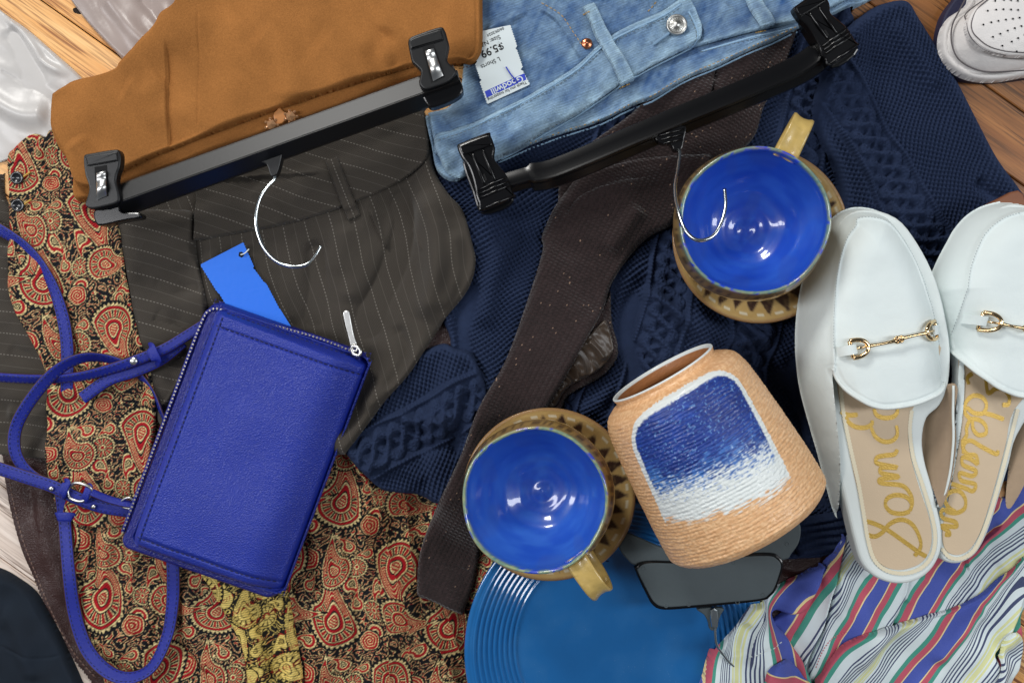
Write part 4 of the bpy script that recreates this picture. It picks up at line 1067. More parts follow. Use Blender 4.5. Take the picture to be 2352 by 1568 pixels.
def clip2(f):
    g = lambda L_: [f(p) for p in L_]
    slab('back_jaw', g([(1062, 360), (1110, 340), (1150, 400), (1180, 462), (1110, 492), (1085, 440)]), zk - .010, .010, M['gloss_black'], h2, .0015)
    c = slab('clip', g(outl), zk + .002, .009, M['gloss_black'], h2, .002, seg=3)
    slab('clip_pad', g([(1056, 337), (1062, 331), (1118, 310), (1123, 314), (1129, 330), (1124, 335), (1070, 354), (1061, 351)]), zk + .0105, .002, M['gloss_black'], c, .001, n=3)
    for a, b in (((1085, 351), (1114, 424)), ((1109, 343), (1138, 416))):
        a2, b2 = f(a), f(b)
        tube('ridge', [W(*a2, zk + .0105), W((a2[0] + b2[0]) / 2, (a2[1] + b2[1]) / 2, zk + .0125), W(*b2, zk + .0105)], .0013, M['gloss_black'], c, 8, 4)
    for a, b in (((1098, 437), (1163, 406)), ((1099, 446), (1167, 416)), ((1101, 455), (1171, 425)), ((1107, 480), (1178, 451))):
        tube('rib', [W(*f(a), zk + .0112), W(*f(b), zk + .0112)], .0011, M['gloss_black'], c, 6, 2)
    slab('clip_slot', g([(1106, 402), (1113, 399), (1119, 414), (1112, 417)]), zk + .0112, .0004, M['hole'], c, 0, sp=False)
clip2(lambda p: p)
ra = math.radians(-12.4)
clip2(lambda p: (1908 + .97 * ((p[0] - 1107) * math.cos(ra) - (p[1] - 485) * math.sin(ra)), 151 + .97 * ((p[0] - 1107) * math.sin(ra) + (p[1] - 485) * math.cos(ra))))
for tx, (a, b) in (('TKO7031', (1318, 390)), ('RECYCLE', (1690, 225))): pass
slab('hook_collar', [(1505, 318), (1520, 300), (1568, 288), (1576, 296), (1572, 318), (1566, 342), (1550, 346), (1540, 332), (1520, 330)], zk - .004, .009, M['gloss_black'], h2, .001, n=3)
for q in range(3):
    tube('rib', [W(1514 + q * 4, 312 + q * 9, zk + .006), W(1572 - q * 3, 296 + q * 12, zk + .006)], .0009, M['gloss_black'], h2, 6, 2)
hz = [.054, .060, .072, .088, .104, .113, .117, .117, .114, .110, .106]
hp = [(1557, 335), (1561, 352), (1556, 390), (1550, 430), (1556, 478), (1572, 525), (1600, 551), (1634, 545), (1655, 515), (1666, 475), (1664, 434)]
tube('hook', [W(a, b, z) for (a, b), z in zip(hp, hz)], .0017, M['steel'], h2, 10)

# ------------------------------------------------------------------ mugs and saucers
def c3(*v): return np.array([lin(v[0]), lin(v[1]), lin(v[2])])
def mixc(a, b, k): return a + (b - a) * k[..., None]
def saucer_col(R_):
    def f(R, Z, T, s):
        base = mixc(c3(184, 150, 92), c3(206, 176, 116), fbm(T * 5, R * 300, 3))
        n = 27; f_ = ((T + .03 * np.sin(3 * T)) * n / (2 * math.pi)) % 1.0
        q = (R / R_ - .72 - .012 * np.sin(T * 7)) / (.17 + .03 * np.sin(T * 5 + 1))                       # 0 inner edge of the triangle band, 1 apex
        tri = (q > 0) & (q < 1) & (np.abs(f_ - .5) < .44 * (1 - q) + .03)
        tri2 = (q > -.15) & (q < 1.1) & (np.abs(f_ - .5) < .44 * (1.1 - q) + .06)
        c = mixc(base, c3(138, 116, 84), tri2 * .8)
        c = mixc(c, c3(64, 46, 40), tri * np.clip(.65 + .7 * (vnoise(T * 22, R * 900, 4)), 0, 1))
        dots = (np.abs(((f_ + .5) % 1) - .5) < .22) & (np.abs(R / R_ - .915) < .014)
        c = mixc(c, c3(232, 226, 200), dots * .9)
        c = mixc(c, c3(132, 92, 58), sm(.945, .985, R / R_) * .75)
        c = mixc(c, c3(120, 92, 60), (R / R_ < .66) * .4)
        return c
    return f
def mug_col(R, Z, T, s, sh=0.0):
    T = T + sh
    inner = s > .118
    blue = mixc(c3(34, 80, 192), c3(52, 104, 206), np.clip(fbm(T * 2 / math.pi * 3, s * 120, 4) * 1.6 - .5, 0, 1))
    blue = mixc(blue, c3(60, 86, 170), (sm(.62, .8, vnoise(np.cos(T) * R * 70 + 9, np.sin(T) * R * 70, 6))) * .3)
    wv = .004 * np.sin(T * 3 + 1) + .004 * (vnoise(T * 6, T * 0, 8) - .5)
    rimk = np.exp(-((s - .1165 - wv * .5) / .0042) ** 2)
    teal = mixc(c3(74, 122, 132), c3(150, 160, 124), vnoise(T * 26, s * 700, 2))
    teal = mixc(teal, c3(38, 70, 200), sm(.68, .74, vnoise(T * 14, s * 300, 5)))
    clay_ = mixc(c3(176, 146, 92), c3(150, 120, 76), fbm(T * 8, s * 200, 2))
    n = 40; f_ = (T * n / (2 * math.pi)) % 1.0
    sp = (np.abs(s - .103) < .0035) & (np.abs(f_ - .5) < .3) & (vnoise(T * 30, s * 500, 3) > .35)
    clay_ = mixc(clay_, c3(66, 48, 40), sp * .85)
    zz = (np.abs(s - .075 - .010 * (np.abs(f_ - .5) * 2 - .5)) < .004)
    clay_ = mixc(clay_, c3(70, 52, 44), zz * .8)
    c = np.where(inner[..., None], blue, clay_)
    return mixc(c, teal, np.clip(rimk * 1.1, 0, 1))
def mug_disp(R, Z, T, s):
    d = .0005 * np.sin(T * 5 + 1) * (R > .02) + .0004 * np.sin(T * 2)
    return d * (R > .004)

def make_mug(rim_px, z0, tilt, hang, label, rimr):
    k = rimr
    t = thing('mug', label, 'mug', group='blue glazed pottery mugs')
    out = [(0, .002), (.030, .002), (.032, 0), (.036, 0), (.038, .004), (.046, .010), (.055, .018), (.0615, .028), (.0640, .038), (.0640, .046), (.0620, .056), (.0602, .063), (.0598, .0665), (.0590, .0680), (.0578, .0680), (.0568, .0665)]
    inn = [(.0566, .062)]
    for i in range(1, 46):
        q = i / 45
        r = .0578 * (1 - q)
        z = .0085 + .052 * (r / .0578) ** 3.2 + .00034 * math.sin(r * 2 * math.pi / .0115) * (1 - sm(.040, .05, r)) + .0007 * math.exp(-(r / .005) ** 2) - .0006 * math.exp(-((r - .012) / .005) ** 2)
        inn.append((r, z))
    pr = [(r * k, z) for r, z in out] + [(r * k, z) for r, z in inn]
    b = lathe('bowl', pr, M['glaze'], t, 160, None, lambda R, Z, T, s: mug_col(R, Z, T, s, hang * .03) * (1.0 if hang > 0 else np.array([1.25, 1.2, 1.0])), mug_disp)
    # strap handle: rises level from the rim, turns down and back to the wall
    a = math.radians(hang)
    path = [(.056, .0585), (.064, .0610), (.075, .0618), (.086, .0600), (.0935, .0520), (.0945, .040), (.088, .028), (.076, .022), (.062, .022)]
    sp = spline([(p[0] * k, 0, p[1]) for p in path], 6, False)
    N = len(sp); V = []; C = []
    prof = [(-.5, .34), (-.40, .42), (-.2, .16), (0, .08), (.2, .16), (.40, .42), (.5, .34), (.46, -.2), (.25, -.5), (0, -.55), (-.25, -.5), (-.46, -.2)]
    for i in range(N):
        p0 = sp[max(i - 1, 0)]; p1 = sp[min(i + 1, N - 1)]; tn = (p1 - p0) / np.linalg.norm(p1 - p0)
        up = np.array([-tn[2], 0, tn[0]])
        wv = .0195 * (1 - .12 * math.sin(math.pi * i / N))
        for (u, v) in prof:
            q = sp[i] + np.array([0, 1, 0]) * u * wv + up * v * .0052
            V.append(q)
            cc = c3(192, 164, 96) * (.86 + .28 * vnoise(np.array([q[0] * 400]), np.array([q[1] * 400 + q[2] * 200]), 3)[0])
            if i < 3 and vnoise(np.array([u * 3 + 4]), np.array([i * .5]), 2)[0] > .5: cc = c3(36, 66, 190)
            C.append(cc)
    K = len(prof); F = np.array([(i * K + j, i * K + (j + 1) % K, (i + 1) * K + (j + 1) % K, (i + 1) * K + j) for i in range(N - 1) for j in range(K)])
    h = mesh_np('handle', np.array(V), F, M['clay'], t, None, np.array(C)); h.rotation_euler = (0, 0, a)
    x, y, _ = W(rim_px[0], rim_px[1], z0 + .067)
    tx, ty = tilt
    t.rotation_euler = (math.radians(ty), math.radians(tx), 0)
    R = t.rotation_euler.to_matrix(); top = R @ Vector((0, 0, .067))
    t.location = (x - top.x, y - top.y, z0)
    return t
def make_saucer(c_px, r, z, label, tilt=(0, 0)):
    prof = [(0, .0035), (r * .5, .0035), (r * .62, .0040), (r * .68, .0055), (r * .8, .0095), (r * .93, .0140), (r * .97, .0152), (r * .99, .0150), (r, .0138), (r * .985, .0120), (r * .8, .006), (r * .6, .0005), (r * .5, 0), (0, 0)]
    fine = []
    for i in range(len(prof) - 1):
        for q in range(5): fine.append((prof[i][0] + (prof[i + 1][0] - prof[i][0]) * q / 5, prof[i][1] + (prof[i + 1][1] - prof[i][1]) * q / 5))
    o = lathe('saucer', fine, M['clay'], None, 360, None, saucer_col(r))
    tag(o, label, 'saucer', group='pottery saucers')
    x, y, _ = W(c_px[0], c_px[1], z + .012); o.location = (x, y, z); o.rotation_euler = (math.radians(tilt[1]), math.radians(tilt[0]), .1)
    kk = np.hypot(GX - x, GY - y) < r; HM[kk] = np.maximum(HM[kk], z + .012)
    return o
za = .040
make_saucer((1747, 541), .0755, za, 'triangle patterned saucer under the mug the hanger hook dips into', (-3, 2))
make_mug((1733, 507), za + .006, (-7, 0), 64, 'upper blue glazed mug with the hanger hook reaching into it', 1.0)
zb_ = .044
make_saucer((1262, 1134), .0745, zb_, 'triangle patterned saucer under the mug at the edge of the blue plate', (-3, 0))
make_mug((1227, 1149), zb_ + .006, (-8, -1), -55, 'lower blue glazed mug beside the vase, handle pointing over the plate', .985)

# ------------------------------------------------------------------ vase lying on its side
vs_ = thing('vase', 'tan ribbed ceramic vase with blue and white glaze patch, lying on its side', 'vase')
fr = []
prof = [(0, 0), (.056, 0), (.064, .0015), (.0690, .006), (.0700, .012), (.0690, .04), (.0660, .080), (.0632, .108), (.0614, .119), (.0578, .1285), (.0512, .1335), (.0468, .1352), (.0444, .1368), (.0440, .1385), (.0450, .1420), (.0443, .1430), (.0430, .1425), (.0415, .1390), (.0415, .132), (.048, .124), (.055, .115), (.058, .10), (.064, .05), (.064, .01), (0, .008)]
sp = spline(prof, 8, False); sp[:, 0] = np.maximum(sp[:, 0], 0)
# finer rings on the outside
d_ = np.concatenate([[0], np.cumsum(np.hypot(np.diff(sp[:, 0]), np.diff(sp[:, 1])))])
ss = np.linspace(0, d_[-1], 620); pr = np.stack([np.interp(ss, d_, sp[:, 0]), np.interp(ss, d_, sp[:, 1])], -1)
ilip = np.argmax(pr[:, 1]); slip = ss[ilip]
mo = W(1521, 856, .118); ba = W(1722, 1203, .112)
ax = (Vector(mo) - Vector(ba)); Lx = ax.length; ax.normalize()
ztop = Vector((0, 0, 1)); xa = (ztop - ax * ztop.dot(ax)).normalized(); ya = ax.cross(xa)
MV = Matrix(((xa.x, ya.x, ax.x, ba[0]), (xa.y, ya.y, ax.y, ba[1]), (xa.z, ya.z, ax.z, ba[2]), (0, 0, 0, 1)))
sc_ = Lx / .142
def vcoord(R, Z, T):
    phi = (T + math.pi) % (2 * math.pi) - math.pi
    return phi, (.142 - Z) * sc_
def patch(phi, al, R):
    # signed depth inside the glazed patch, in metres; phi > 0 is toward the lower left of the picture
    t = np.clip((al - .008) / .11, 0, 1)
    lo = -(.96 + .12 * t); hi = .80 - .26 * t
    arc = np.minimum(phi - lo, hi - phi) * R
    top = al - .0095 - .006 * (np.abs(phi) / .8) ** 3
    rr = .018
    a = np.minimum(arc, rr) - rr; b = np.minimum(top, rr) - rr
    return np.where((a < 0) & (b < 0), rr - np.hypot(a, b), np.minimum(arc, top))
def vase_col(R, Z, T, s):
    phi, al = vcoord(R, Z, T)
    outer = s < slip - .002
    st = vnoise(phi * 14, al * 1500, 3); st2 = vnoise(phi * 40, al * 900, 7); big = fbm(phi * 4, al * 60, 5)
    tan = mixc(c3(212, 158, 108), c3(240, 196, 148), np.clip(.2 + .8 * st * st2 * 2, 0, 1))
    p = patch(phi, al, R) + .0012 * (st2 - .5)
    end = .098 + .020 * (phi * .5 + .2) + .012 * (st - .5) + .010 * (big - .5)
    wh = c3(226, 232, 230)
    c = mixc(tan, wh, sm(0, .0006, p) * (1 - sm(end, end + .005, al)))
    fade = al - .046 - .012 * phi
    dark = mixc(c3(16, 38, 112), c3(34, 74, 168), np.clip(st * 1.2 * big + st2 * .3, 0, 1))
    mid = c3(70, 128, 200)
    bl = mixc(dark, mid, sm(.012, .040, fade + .022 * (st - .5) + .02 * (big - .5)))
    bl = mixc(bl, c3(120, 170, 220), sm(.80, .92, st2) * .5)
    inner_ = sm(.0042, .0060, p + .001 * (st - .5)) * (1 - sm(.068, .084, al + .016 * (st - .5) + .014 * (st2 - .5) - .010 * (phi + .2)))
    c = mixc(c, bl, inner_)
    lipk = (np.abs(s - slip) < .0026)
    c = np.where(outer[..., None], c, c3(172, 112, 66) * (.9 + .2 * st[..., None]))
    return np.where(lipk[..., None], wh, c)
def vase_disp(R, Z, T, s):
    phi, al = vcoord(R, Z, T)
    outer = (s < slip - .005) & (R > .03)
    return outer * (.00035 * (vnoise(phi * 9, al * 700, 3) - .5) + .0005 * (vnoise(phi * 34, al * 800, 7) - .5) * sm(.0, .05, al) + .00024 * np.sin(al * 2 * math.pi / .0029 + 4 * vnoise(phi * 4, al * 60, 2)) * (.3 + vnoise(phi * 5, al * 150, 9)))
lathe('body', [(r * 1.0, z * sc_) for r, z in pr], M['vase'], vs_, 720, None, vase_col, vase_disp)
vs_.matrix_world = MV

# ------------------------------------------------------------------ striped shirt
z4 = lambda x, y: (1562 + .344 * x, 1029 + .344 * y)
z5 = lambda x, y: (1562 + .3359 * x, 514.5 + .3359 * y)
def guides(gs, z0):
    G = []
    for g in gs:
        pts, u = g[0], g[1]; k = g[2] if len(g) > 2 else 1
        G.append((spline([W(p[0], p[1], z0)[:2] for p in pts], 5, False), u, k))
    def f(U, V):
        X = U * S; Y = -V * S
        num = 0; den = 0
        for sp_, u, k in G:
            # extend ends so that the side stays defined
            a = sp_[0] + (sp_[0] - sp_[1]) * 60; b = sp_[-1] + (sp_[-1] - sp_[-2]) * 60
            q = np.vstack([a, sp_, b])
            d, sd, _, _, _ = seg_dist(X, Y, q, False)
            w = 1 / (d * d + (4 * S) ** 2)
            num = num + w * (u - sd * d / S * 1.06 * k); den = den + w
        return np.stack([num / den, V / 100], -1)
    return f
shirt = thing('striped_shirt', 'striped cotton shirt in white, blue, red, green and yellow at the bottom right', 'shirt')
Z_ = lambda L_: [z4(*p) for p in L_]
# order of u: grows to the right of a guide drawn from the top down... sign handled by the guide side
cloth('back_panel', Z_([(1000, 700), (1112, 588), (1160, 520), (1400, 300), (1800, 200), (2140, 330), (2210, 240), (2297, 128), (2420, 40), (2420, 900), (2420, 900), (2280, 1100), (2282, 1240), (2260, 1420), (2240, 1500), (2180, 1640), (2180, 1640), (300, 1700), (300, 1700), (700, 1250)]),
      M['shirt'], .044, .006, 7, 14, [(Z_([(2070, 900), (2060, 800), (2150, 700), (2297, 560)]), 12, -.008, 's'), (Z_([(1760, 900), (1680, 1000), (1600, 1100)]), 20, .004, 'r'), (Z_([(2297, 400), (2100, 600), (1950, 800)]), 20, .006, 'r')],
      [(.005, 60, 160, 40, 4)], res=1.9, parent=shirt,
      uvf=guides([(Z_([(2400, 90), (2297, 190), (1900, 560), (1640, 800), (1500, 960), (1400, 1160)]), -127 - 254, .95), (Z_([(2400, 380), (2297, 475), (2010, 790), (1850, 1020), (1720, 1240)]), -508, .95), (Z_([(2400, 700), (2230, 820), (2050, 1080)]), -608, .9)], .048))
cloth('middle_fold', Z_([(1075, 640), (1100, 610), (1180, 520), (1400, 560), (1500, 700), (1530, 860), (1510, 980), (1440, 1120), (1390, 1220), (1240, 1330), (1000, 1568), (960, 1660), (800, 1660), (850, 1520), (880, 1400), (960, 1200), (1010, 1040), (1040, 900), (1060, 760)]),
      M['shirt'], .05, .006, 7, 12, [(Z_([(1250, 800), (1180, 1000), (1080, 1200)]), 20, .004, 'r'), (Z_([(1360, 900), (1300, 1040), (1200, 1200)]), 14, -.003, 'r')],
      [(.004, 60, 160, 40, 6)], res=1.9, parent=shirt,
      uvf=guides([(Z_([(1330, 560), (1205, 770), (1090, 1010), (1000, 1200), (870, 1500)]), -127, 1.15), (Z_([(1620, 740), (1500, 935), (1400, 1080), (1280, 1250), (1150, 1500)]), -254, 1.2)], .052))
cloth('front_placket', Z_([(900, 800), (970, 788), (1040, 700), (1112, 586), (1100, 660), (1075, 760), (1060, 880), (1035, 980), (1000, 1090), (960, 1220), (900, 1340), (850, 1460), (840, 1568), (820, 1660), (560, 1660), (560, 1300), (700, 1080), (840, 900)]),
      M['shirt'], .054, .006, 6, 10, [(Z_([(1040, 900), (980, 1060), (880, 1260), (820, 1400)]), 14, -.005, 's'), (Z_([(960, 850), (860, 1040), (740, 1240)]), 22, .003, 'r')],
      [(.004, 60, 160, 40, 8)], res=1.9, parent=shirt,
      uvf=guides([(Z_([(1180, 470), (1075, 660), (970, 900), (860, 1080), (750, 1270), (640, 1440)]), 0, .92)], .055))
cloth('sleeve', Z_([(975, 786), (960, 830), (920, 940), (840, 1070), (760, 1110), (640, 1080), (610, 1100), (640, 1180), (700, 1240), (760, 1330), (820, 1420), (880, 1568), (900, 1680), (900, 1680), (120, 1680), (120, 1680), (165, 1568), (195, 1450), (232, 1352), (290, 1280), (380, 1180), (440, 1090), (500, 1020), (590, 950), (700, 890), (800, 840), (880, 806)]),
      M['shirt'], .052, .006, 6, 10, [(Z_([(620, 1085), (540, 1180), (500, 1300), (480, 1500)]), 12, .006, 's'), (Z_([(420, 1150), (380, 1300), (400, 1400)]), 14, -.005, 'r'), (Z_([(700, 940), (560, 1060), (440, 1220)]), 16, .005, 'r'), (Z_([(440, 1420), (560, 1360), (740, 1320)]), 3, .001, 'r')],
      [(.004, 50, 120, 60, 9)], res=1.9, parent=shirt,
      uvf=guides([(Z_([(960, 790), (740, 885), (560, 1060), (420, 1290), (390, 1640)]), 127), (Z_([(300, 1180), (190, 1400), (130, 1640)]), 254), (Z_([(980, 860), (860, 1010), (720, 1200), (760, 1420), (800, 1640)]), 0)], .056))
cloth('collar', Z_([(560, 1600), (585, 1500), (640, 1440), (720, 1415), (790, 1470), (830, 1530), (880, 1580), (900, 1660), (560, 1680)]), M['shirt'], .058, .005, 5, 8, [(Z_([(600, 1480), (700, 1520), (840, 1580)]), 9, .003, 'r')], [(.002, 40, 80, 40, 3)], res=1.9, parent=shirt,
      uvf=guides([(Z_([(560, 1440), (720, 1480), (900, 1560)]), 0)], .06))
cloth('shirt_tail', Z_([(2420, 700), (2297, 730), (2240, 790), (2130, 872), (2040, 950), (1950, 1010), (1850, 1060), (1750, 1092), (1600, 1130), (1470, 1175), (1330, 1215), (1200, 1255), (1110, 1300), (1050, 1352), (1000, 1420), (950, 1500), (900, 1600), (880, 1680), (880, 1680), (2080, 1680), (2080, 1680), (2120, 1560), (2140, 1460), (2100, 1380), (2130, 1330), (2200, 1260), (2240, 1180), (2270, 1100), (2300, 1000), (2420, 900)]),
      M['shirt'], .058, .007, 7, 12,
      [(Z_([(2250, 860), (2000, 1050), (1700, 1170), (1400, 1260), (1150, 1400), (1020, 1568)]), 16, .005, 'r'), (Z_([(2200, 1050), (1900, 1230), (1600, 1400), (1400, 1568)]), 24, -.005, 'r'), (Z_([(2230, 1150), (2050, 1320), (1850, 1568)]), 18, .006, 'r'), (Z_([(1700, 1200), (1450, 1380), (1250, 1568)]), 18, .004, 'r')],
      [(.004, 50, 200, -38, 12)], res=1.9, parent=shirt,
      uvf=guides([(Z_([(1500, 1130), (1400, 1215), (1250, 1290), (1080, 1420), (960, 1600)]), 0, 1.2), (Z_([(2297, 860), (2060, 1010), (1880, 1110), (1740, 1230), (1600, 1350), (1370, 1600)]), -127, 1.25), (Z_([(2297, 960), (2150, 1130), (2040, 1280), (1930, 1420), (1780, 1600)]), -254, 1.2), (Z_([(2320, 1150), (2200, 1330), (2050, 1600)]), -350, .9)], .062))
cloth('cuff', Z_([(2150, 1330), (2210, 1240), (2270, 1240), (2290, 1320), (2270, 1460), (2220, 1540), (2170, 1660), (2080, 1660), (2140, 1500)]), M['shirt'], .04, .006, 6, 8, [(Z_([(2200, 1300), (2190, 1400), (2150, 1540)]), 8, .005, 's')], [(.003, 30, 60, 30, 3)], res=1.9, parent=shirt,
      uvf=guides([(Z_([(2130, 1400), (2200, 1320), (2290, 1250)]), 90)], .045))
stitches('hem_stitching', Z_([(480, 1405), (560, 1370), (640, 1345), (740, 1318)]), .058, M['white_edge'], shirt, 7, 4, 1.0)
stitches('hem_stitching', Z_([(960, 1520), (1010, 1400), (1080, 1320), (1180, 1270)]), .065, mat('red_thread', rgb(210, 110, 120), .8), shirt, 4, 3, 1.0)

# ------------------------------------------------------------------ white mules
def zigtrim(name, line, z, mt, parent, r=4.6, step=7.4):
    sp_ = spline(line, 8, False); d = np.concatenate([[0], np.cumsum(np.hypot(*(np.diff(sp_[:, :2], axis=0)).T))])
    bm = bmesh.new(); q = 0
    while q < d[-1]:
        x, y, _ = W(np.interp(q, d, sp_[:, 0]), np.interp(q, d, sp_[:, 1]), z)
        g = bmesh.ops.create_circle(bm, cap_ends=True, radius=r * S, segments=10)
        bmesh.ops.translate(bm, vec=(x, y, z + .00002 * (int(q) % 3)), verts=g['verts'])
        q += step
    o = obj_bm(name, bm, mt, parent, smooth=False); tag(o, kind='stuff'); return o
def ink_ribbon(name, strokes, z, w, mt, parent):
    for kk, pts in enumerate(strokes):
        sp_ = spline(pts, 6, False); V = []; N = len(sp_)
        for i in range(N):
            a = sp_[max(i - 1, 0)]; b = sp_[min(i + 1, N - 1)]; dx, dy = b - a; l = math.hypot(dx, dy) + 1e-9
            ww = w * (.72 + .45 * abs(dx / l)) * (1 if 0 < i < N - 1 else .7)
            for s_ in (-1, 1): V.append(W(sp_[i][0] - dy / l * ww * s_, sp_[i][1] + dx / l * ww * s_, z + .00002 * kk + .000004 * i))
        mesh_np(name, np.array(V), np.array([(2 * i, 2 * i + 1, 2 * i + 3, 2 * i + 2) for i in range(N - 1)]), mt, parent)
def near(X, Y, line, z0):
    P = np.array([W(p[0], p[1], z0)[:2] for p in spline(line, 6, False)])
    return seg_dist(X, Y, P, False)[0]

def mule(label, sole, insole, text, vamp, side, plug, tongue, bz, bit, walls, sole_col=None, ts=()):
    t = thing('mule', label, 'shoe', group='white leather mules')
    if sole_col: slab('sole', sole_col, bz - .004, .006, M['brown_sole'], t, .0015)
    slab('sole', sole, bz + .001, .016, M['white_edge'], t, .003, seg=3)
    zi = bz + .0175
    slab('insole', insole, zi - .001, .0013, M['insole'], t, .0002)
    if text: ink_ribbon('lettering', text, zi + .0004, 4.7, M['gold_print'], t)
    for tr in ts:
        zigtrim('scalloped_trim', tr, zi + .0005, M['pale_gold'], t)
    for wl in walls:
        outline, inner, hgt, mt = wl
        z0 = bz + hgt * .8
        def zf(X, Y, d, inner=inner, hgt=hgt, z0=z0):
            k = near(X, Y, inner, z0) / S
            return bz + .002 + hgt * (1 - np.clip(k / 46, 0, 1) ** 2)
        hf('side_wall', outline, zf, mt, z0, 2.5, t, upd=False)
    z0 = bz + .035; hh = .040
    def zv(X, Y, d):
        k = np.clip((near(X, Y, side, z0) - 3.2 * S) / (100 * S), 0, 1)
        z = bz + .002 + hh * (1 - (1 - k) ** 2.4) ** .8
        g = near(X, Y, plug, z0) / S
        z = z + .0022 * np.exp(-(g / 3.0) ** 2) + .0010 * np.exp(-(g / 14) ** 2)
        z = z - .0020 * np.exp(-((near(X, Y, tongue, z0) / S - 8) / 2.0) ** 2) * .35
        # soft creases
        return z + .0022 * (fbm(X / S / 110, Y / S / 60, 4, 2) - .5) + .0022 * (vnoise((X + .3 * Y) / S / 20, Y / S / 70, 6) - .5) * np.exp(-near(X, Y, tongue, z0) / S / 60)
    o = hf('upper', vamp, zv, M['white_leather'], z0, 2.0, t, upd=False)
    def zat(px, py, zg=z0):
        x, y, _ = W(px, py, zg); return float(zv(np.array([x]), np.array([y]), 0)[0])
    tube('piping', [(*W(a, b, z0)[:2], zat(a, b) - .0006) for a, b in tongue], .0014, M['white_edge'], t, 8, 4)
    stitches('stitching', plug[1:-1], z0, mat('grey_thread', rgb(176, 188, 188), .7), t, 4, 3, .9, zf=lambda a, b: zat(a, b) + .0001, lift=.0002)
    # ring-and-bar ornament
    (a0, b0), (a1, b1) = bit
    L_ = math.hypot(a1 - a0, b1 - b0); ux, uy = (a1 - a0) / L_, (b1 - b0) / L_; nx_, ny_ = -uy, ux
    orn = bpy.data.objects.new('ornament', None); link(orn, t)
    def P(u, v, dz): 
        a, b = a0 + ux * u + nx_ * v, b0 + uy * u + ny_ * v
        return (*W(a, b, z0)[:2], zat(a, b) + dz + .0018)
    for sgn, o_ in ((1, 0), (-1, L_)):
        s_ = sgn
        tube('ring', [P(o_ - s_ * 16, -20, .002), P(o_ + s_ * 2, -19, .003), P(o_ + s_ * 16, -12, .0035), P(o_ + s_ * 21, 0, .0036), P(o_ + s_ * 16, 12, .0035), P(o_ + s_ * 2, 19, .003), P(o_ - s_ * 16, 20, .002)], .0018, M['rosegold'], orn, 8, 4)
        tube('ring_bar', [P(o_ - s_ * 16, -20, .002), P(o_ - s_ * 17, 0, .0022), P(o_ - s_ * 16, 20, .002)], .0016, M['rosegold'], orn, 6, 2)
        tube('ring_pin', [P(o_ - s_ * 8, 0, .0028), P(o_ + s_ * 20, 0, .0034)], .0009, M['rosegold'], orn, 6, 2)
        V_ = [P(o_ - s_ * q, w_, h_) for q, h_ in ((44, .0001), (38, .0026), (26, .0046), (8, .0050), (3, .0016)) for w_ in (-11, 11)]
        mesh_np('strap_tab', np.array(V_), np.array([(2 * i, 2 * i + 1, 2 * i + 3, 2 * i + 2) for i in range(4)]), M['white_leather'], orn)
    m_ = L_ / 2
    tube('link_bar', [P(20, 0, .0038), P(m_ * .6, 1.5, .0046), P(m_ - 6, 1, .0050)], .0015, M['rosegold'], orn, 8, 5, rr=[1.3, .8, .9, 1.2])
    tube('link_bar', [P(m_ + 6, -1, .0050), P(m_ * 1.4, -1.5, .0046), P(L_ - 20, 0, .0038)], .0015, M['rosegold'], orn, 8, 5, rr=[1.2, .9, .8, 1.3])
    for q in (-4, 4):
        tube('link_ring', [P(m_ + q + 7 * math.cos(w_), 7 * math.sin(w_), .0052 + .001 * math.sin(w_ + q)) for w_ in [i * math.pi / 4 for i in range(8)]], .0009, M['rosegold'], orn, 6, 3, closed=True)
    return t

bzm = .058
L1out = [(1918, 525), (1892, 575), (1870, 640), (1858, 700), (1852, 770), (1855, 840), (1866, 908), (1882, 965), (1900, 1032), (1923, 1115), (1940, 1175), (1952, 1203)]
sole1 = [(1985, 480), (2060, 500), (2110, 560), (2150, 640), (2172, 720), (2184, 800), (2180, 880), (2160, 930), (2130, 960), (2120, 1010), (2126, 1060), (2140, 1110), (2154, 1165), (2164, 1215), (2163, 1262), (2145, 1302), (2116, 1328), (2078, 1340), (2040, 1337), (2004, 1320), (1978, 1290), (1962, 1240), (1950, 1190), (1930, 1110), (1905, 1020), (1880, 900), (1868, 800), (1872, 700), (1895, 600), (1930, 510)]
ins1 = [(1935, 780), (2150, 780), (2130, 880), (2096, 940), (2086, 990), (2092, 1050), (2112, 1120), (2132, 1180), (2140, 1225), (2136, 1262), (2118, 1290), (2090, 1304), (2060, 1308), (2028, 1298), (2004, 1270), (1990, 1220), (1976, 1150), (1960, 1080), (1944, 1000), (1930, 930), (1922, 860)]
t4 = lambda L_: [z4(*p) for p in L_]
t5 = lambda L_: [z5(*p) for p in L_]
text1 = [t4([(1225, 484), (1290, 500), (1385, 545), (1500, 625), (1590, 690), (1645, 722)]), t4([(1245, 575), (1300, 588), (1352, 560), (1400, 505), (1470, 476), (1535, 495), (1580, 550), (1608, 630), (1598, 680), (1565, 718)]),
         t4([(1535, 420), (1480, 436), (1410, 425), (1372, 380), (1385, 335), (1440, 312), (1510, 325), (1545, 370), (1535, 420)]), t4([(1535, 420), (1552, 360), (1535, 300), (1480, 248), (1345, 232), (1340, 205), (1462, 190), (1345, 165), (1350, 130), (1450, 128), (1318, 100), (1316, 62), (1370, 48), (1430, 40), (1452, 8)]),
         t5([(1100, 1280), (1150, 1305), (1215, 1302)]), t5([(1135, 1300), (1150, 1350), (1200, 1385), (1270, 1390), (1312, 1365), (1312, 1340)]), t5([(1305, 1385), (1335, 1450), (1390, 1485), (1450, 1480), (1485, 1440), (1480, 1375)]),
         t5([(1325, 1262), (1345, 1305), (1400, 1325), (1460, 1315), (1488, 1280), (1480, 1245)])]
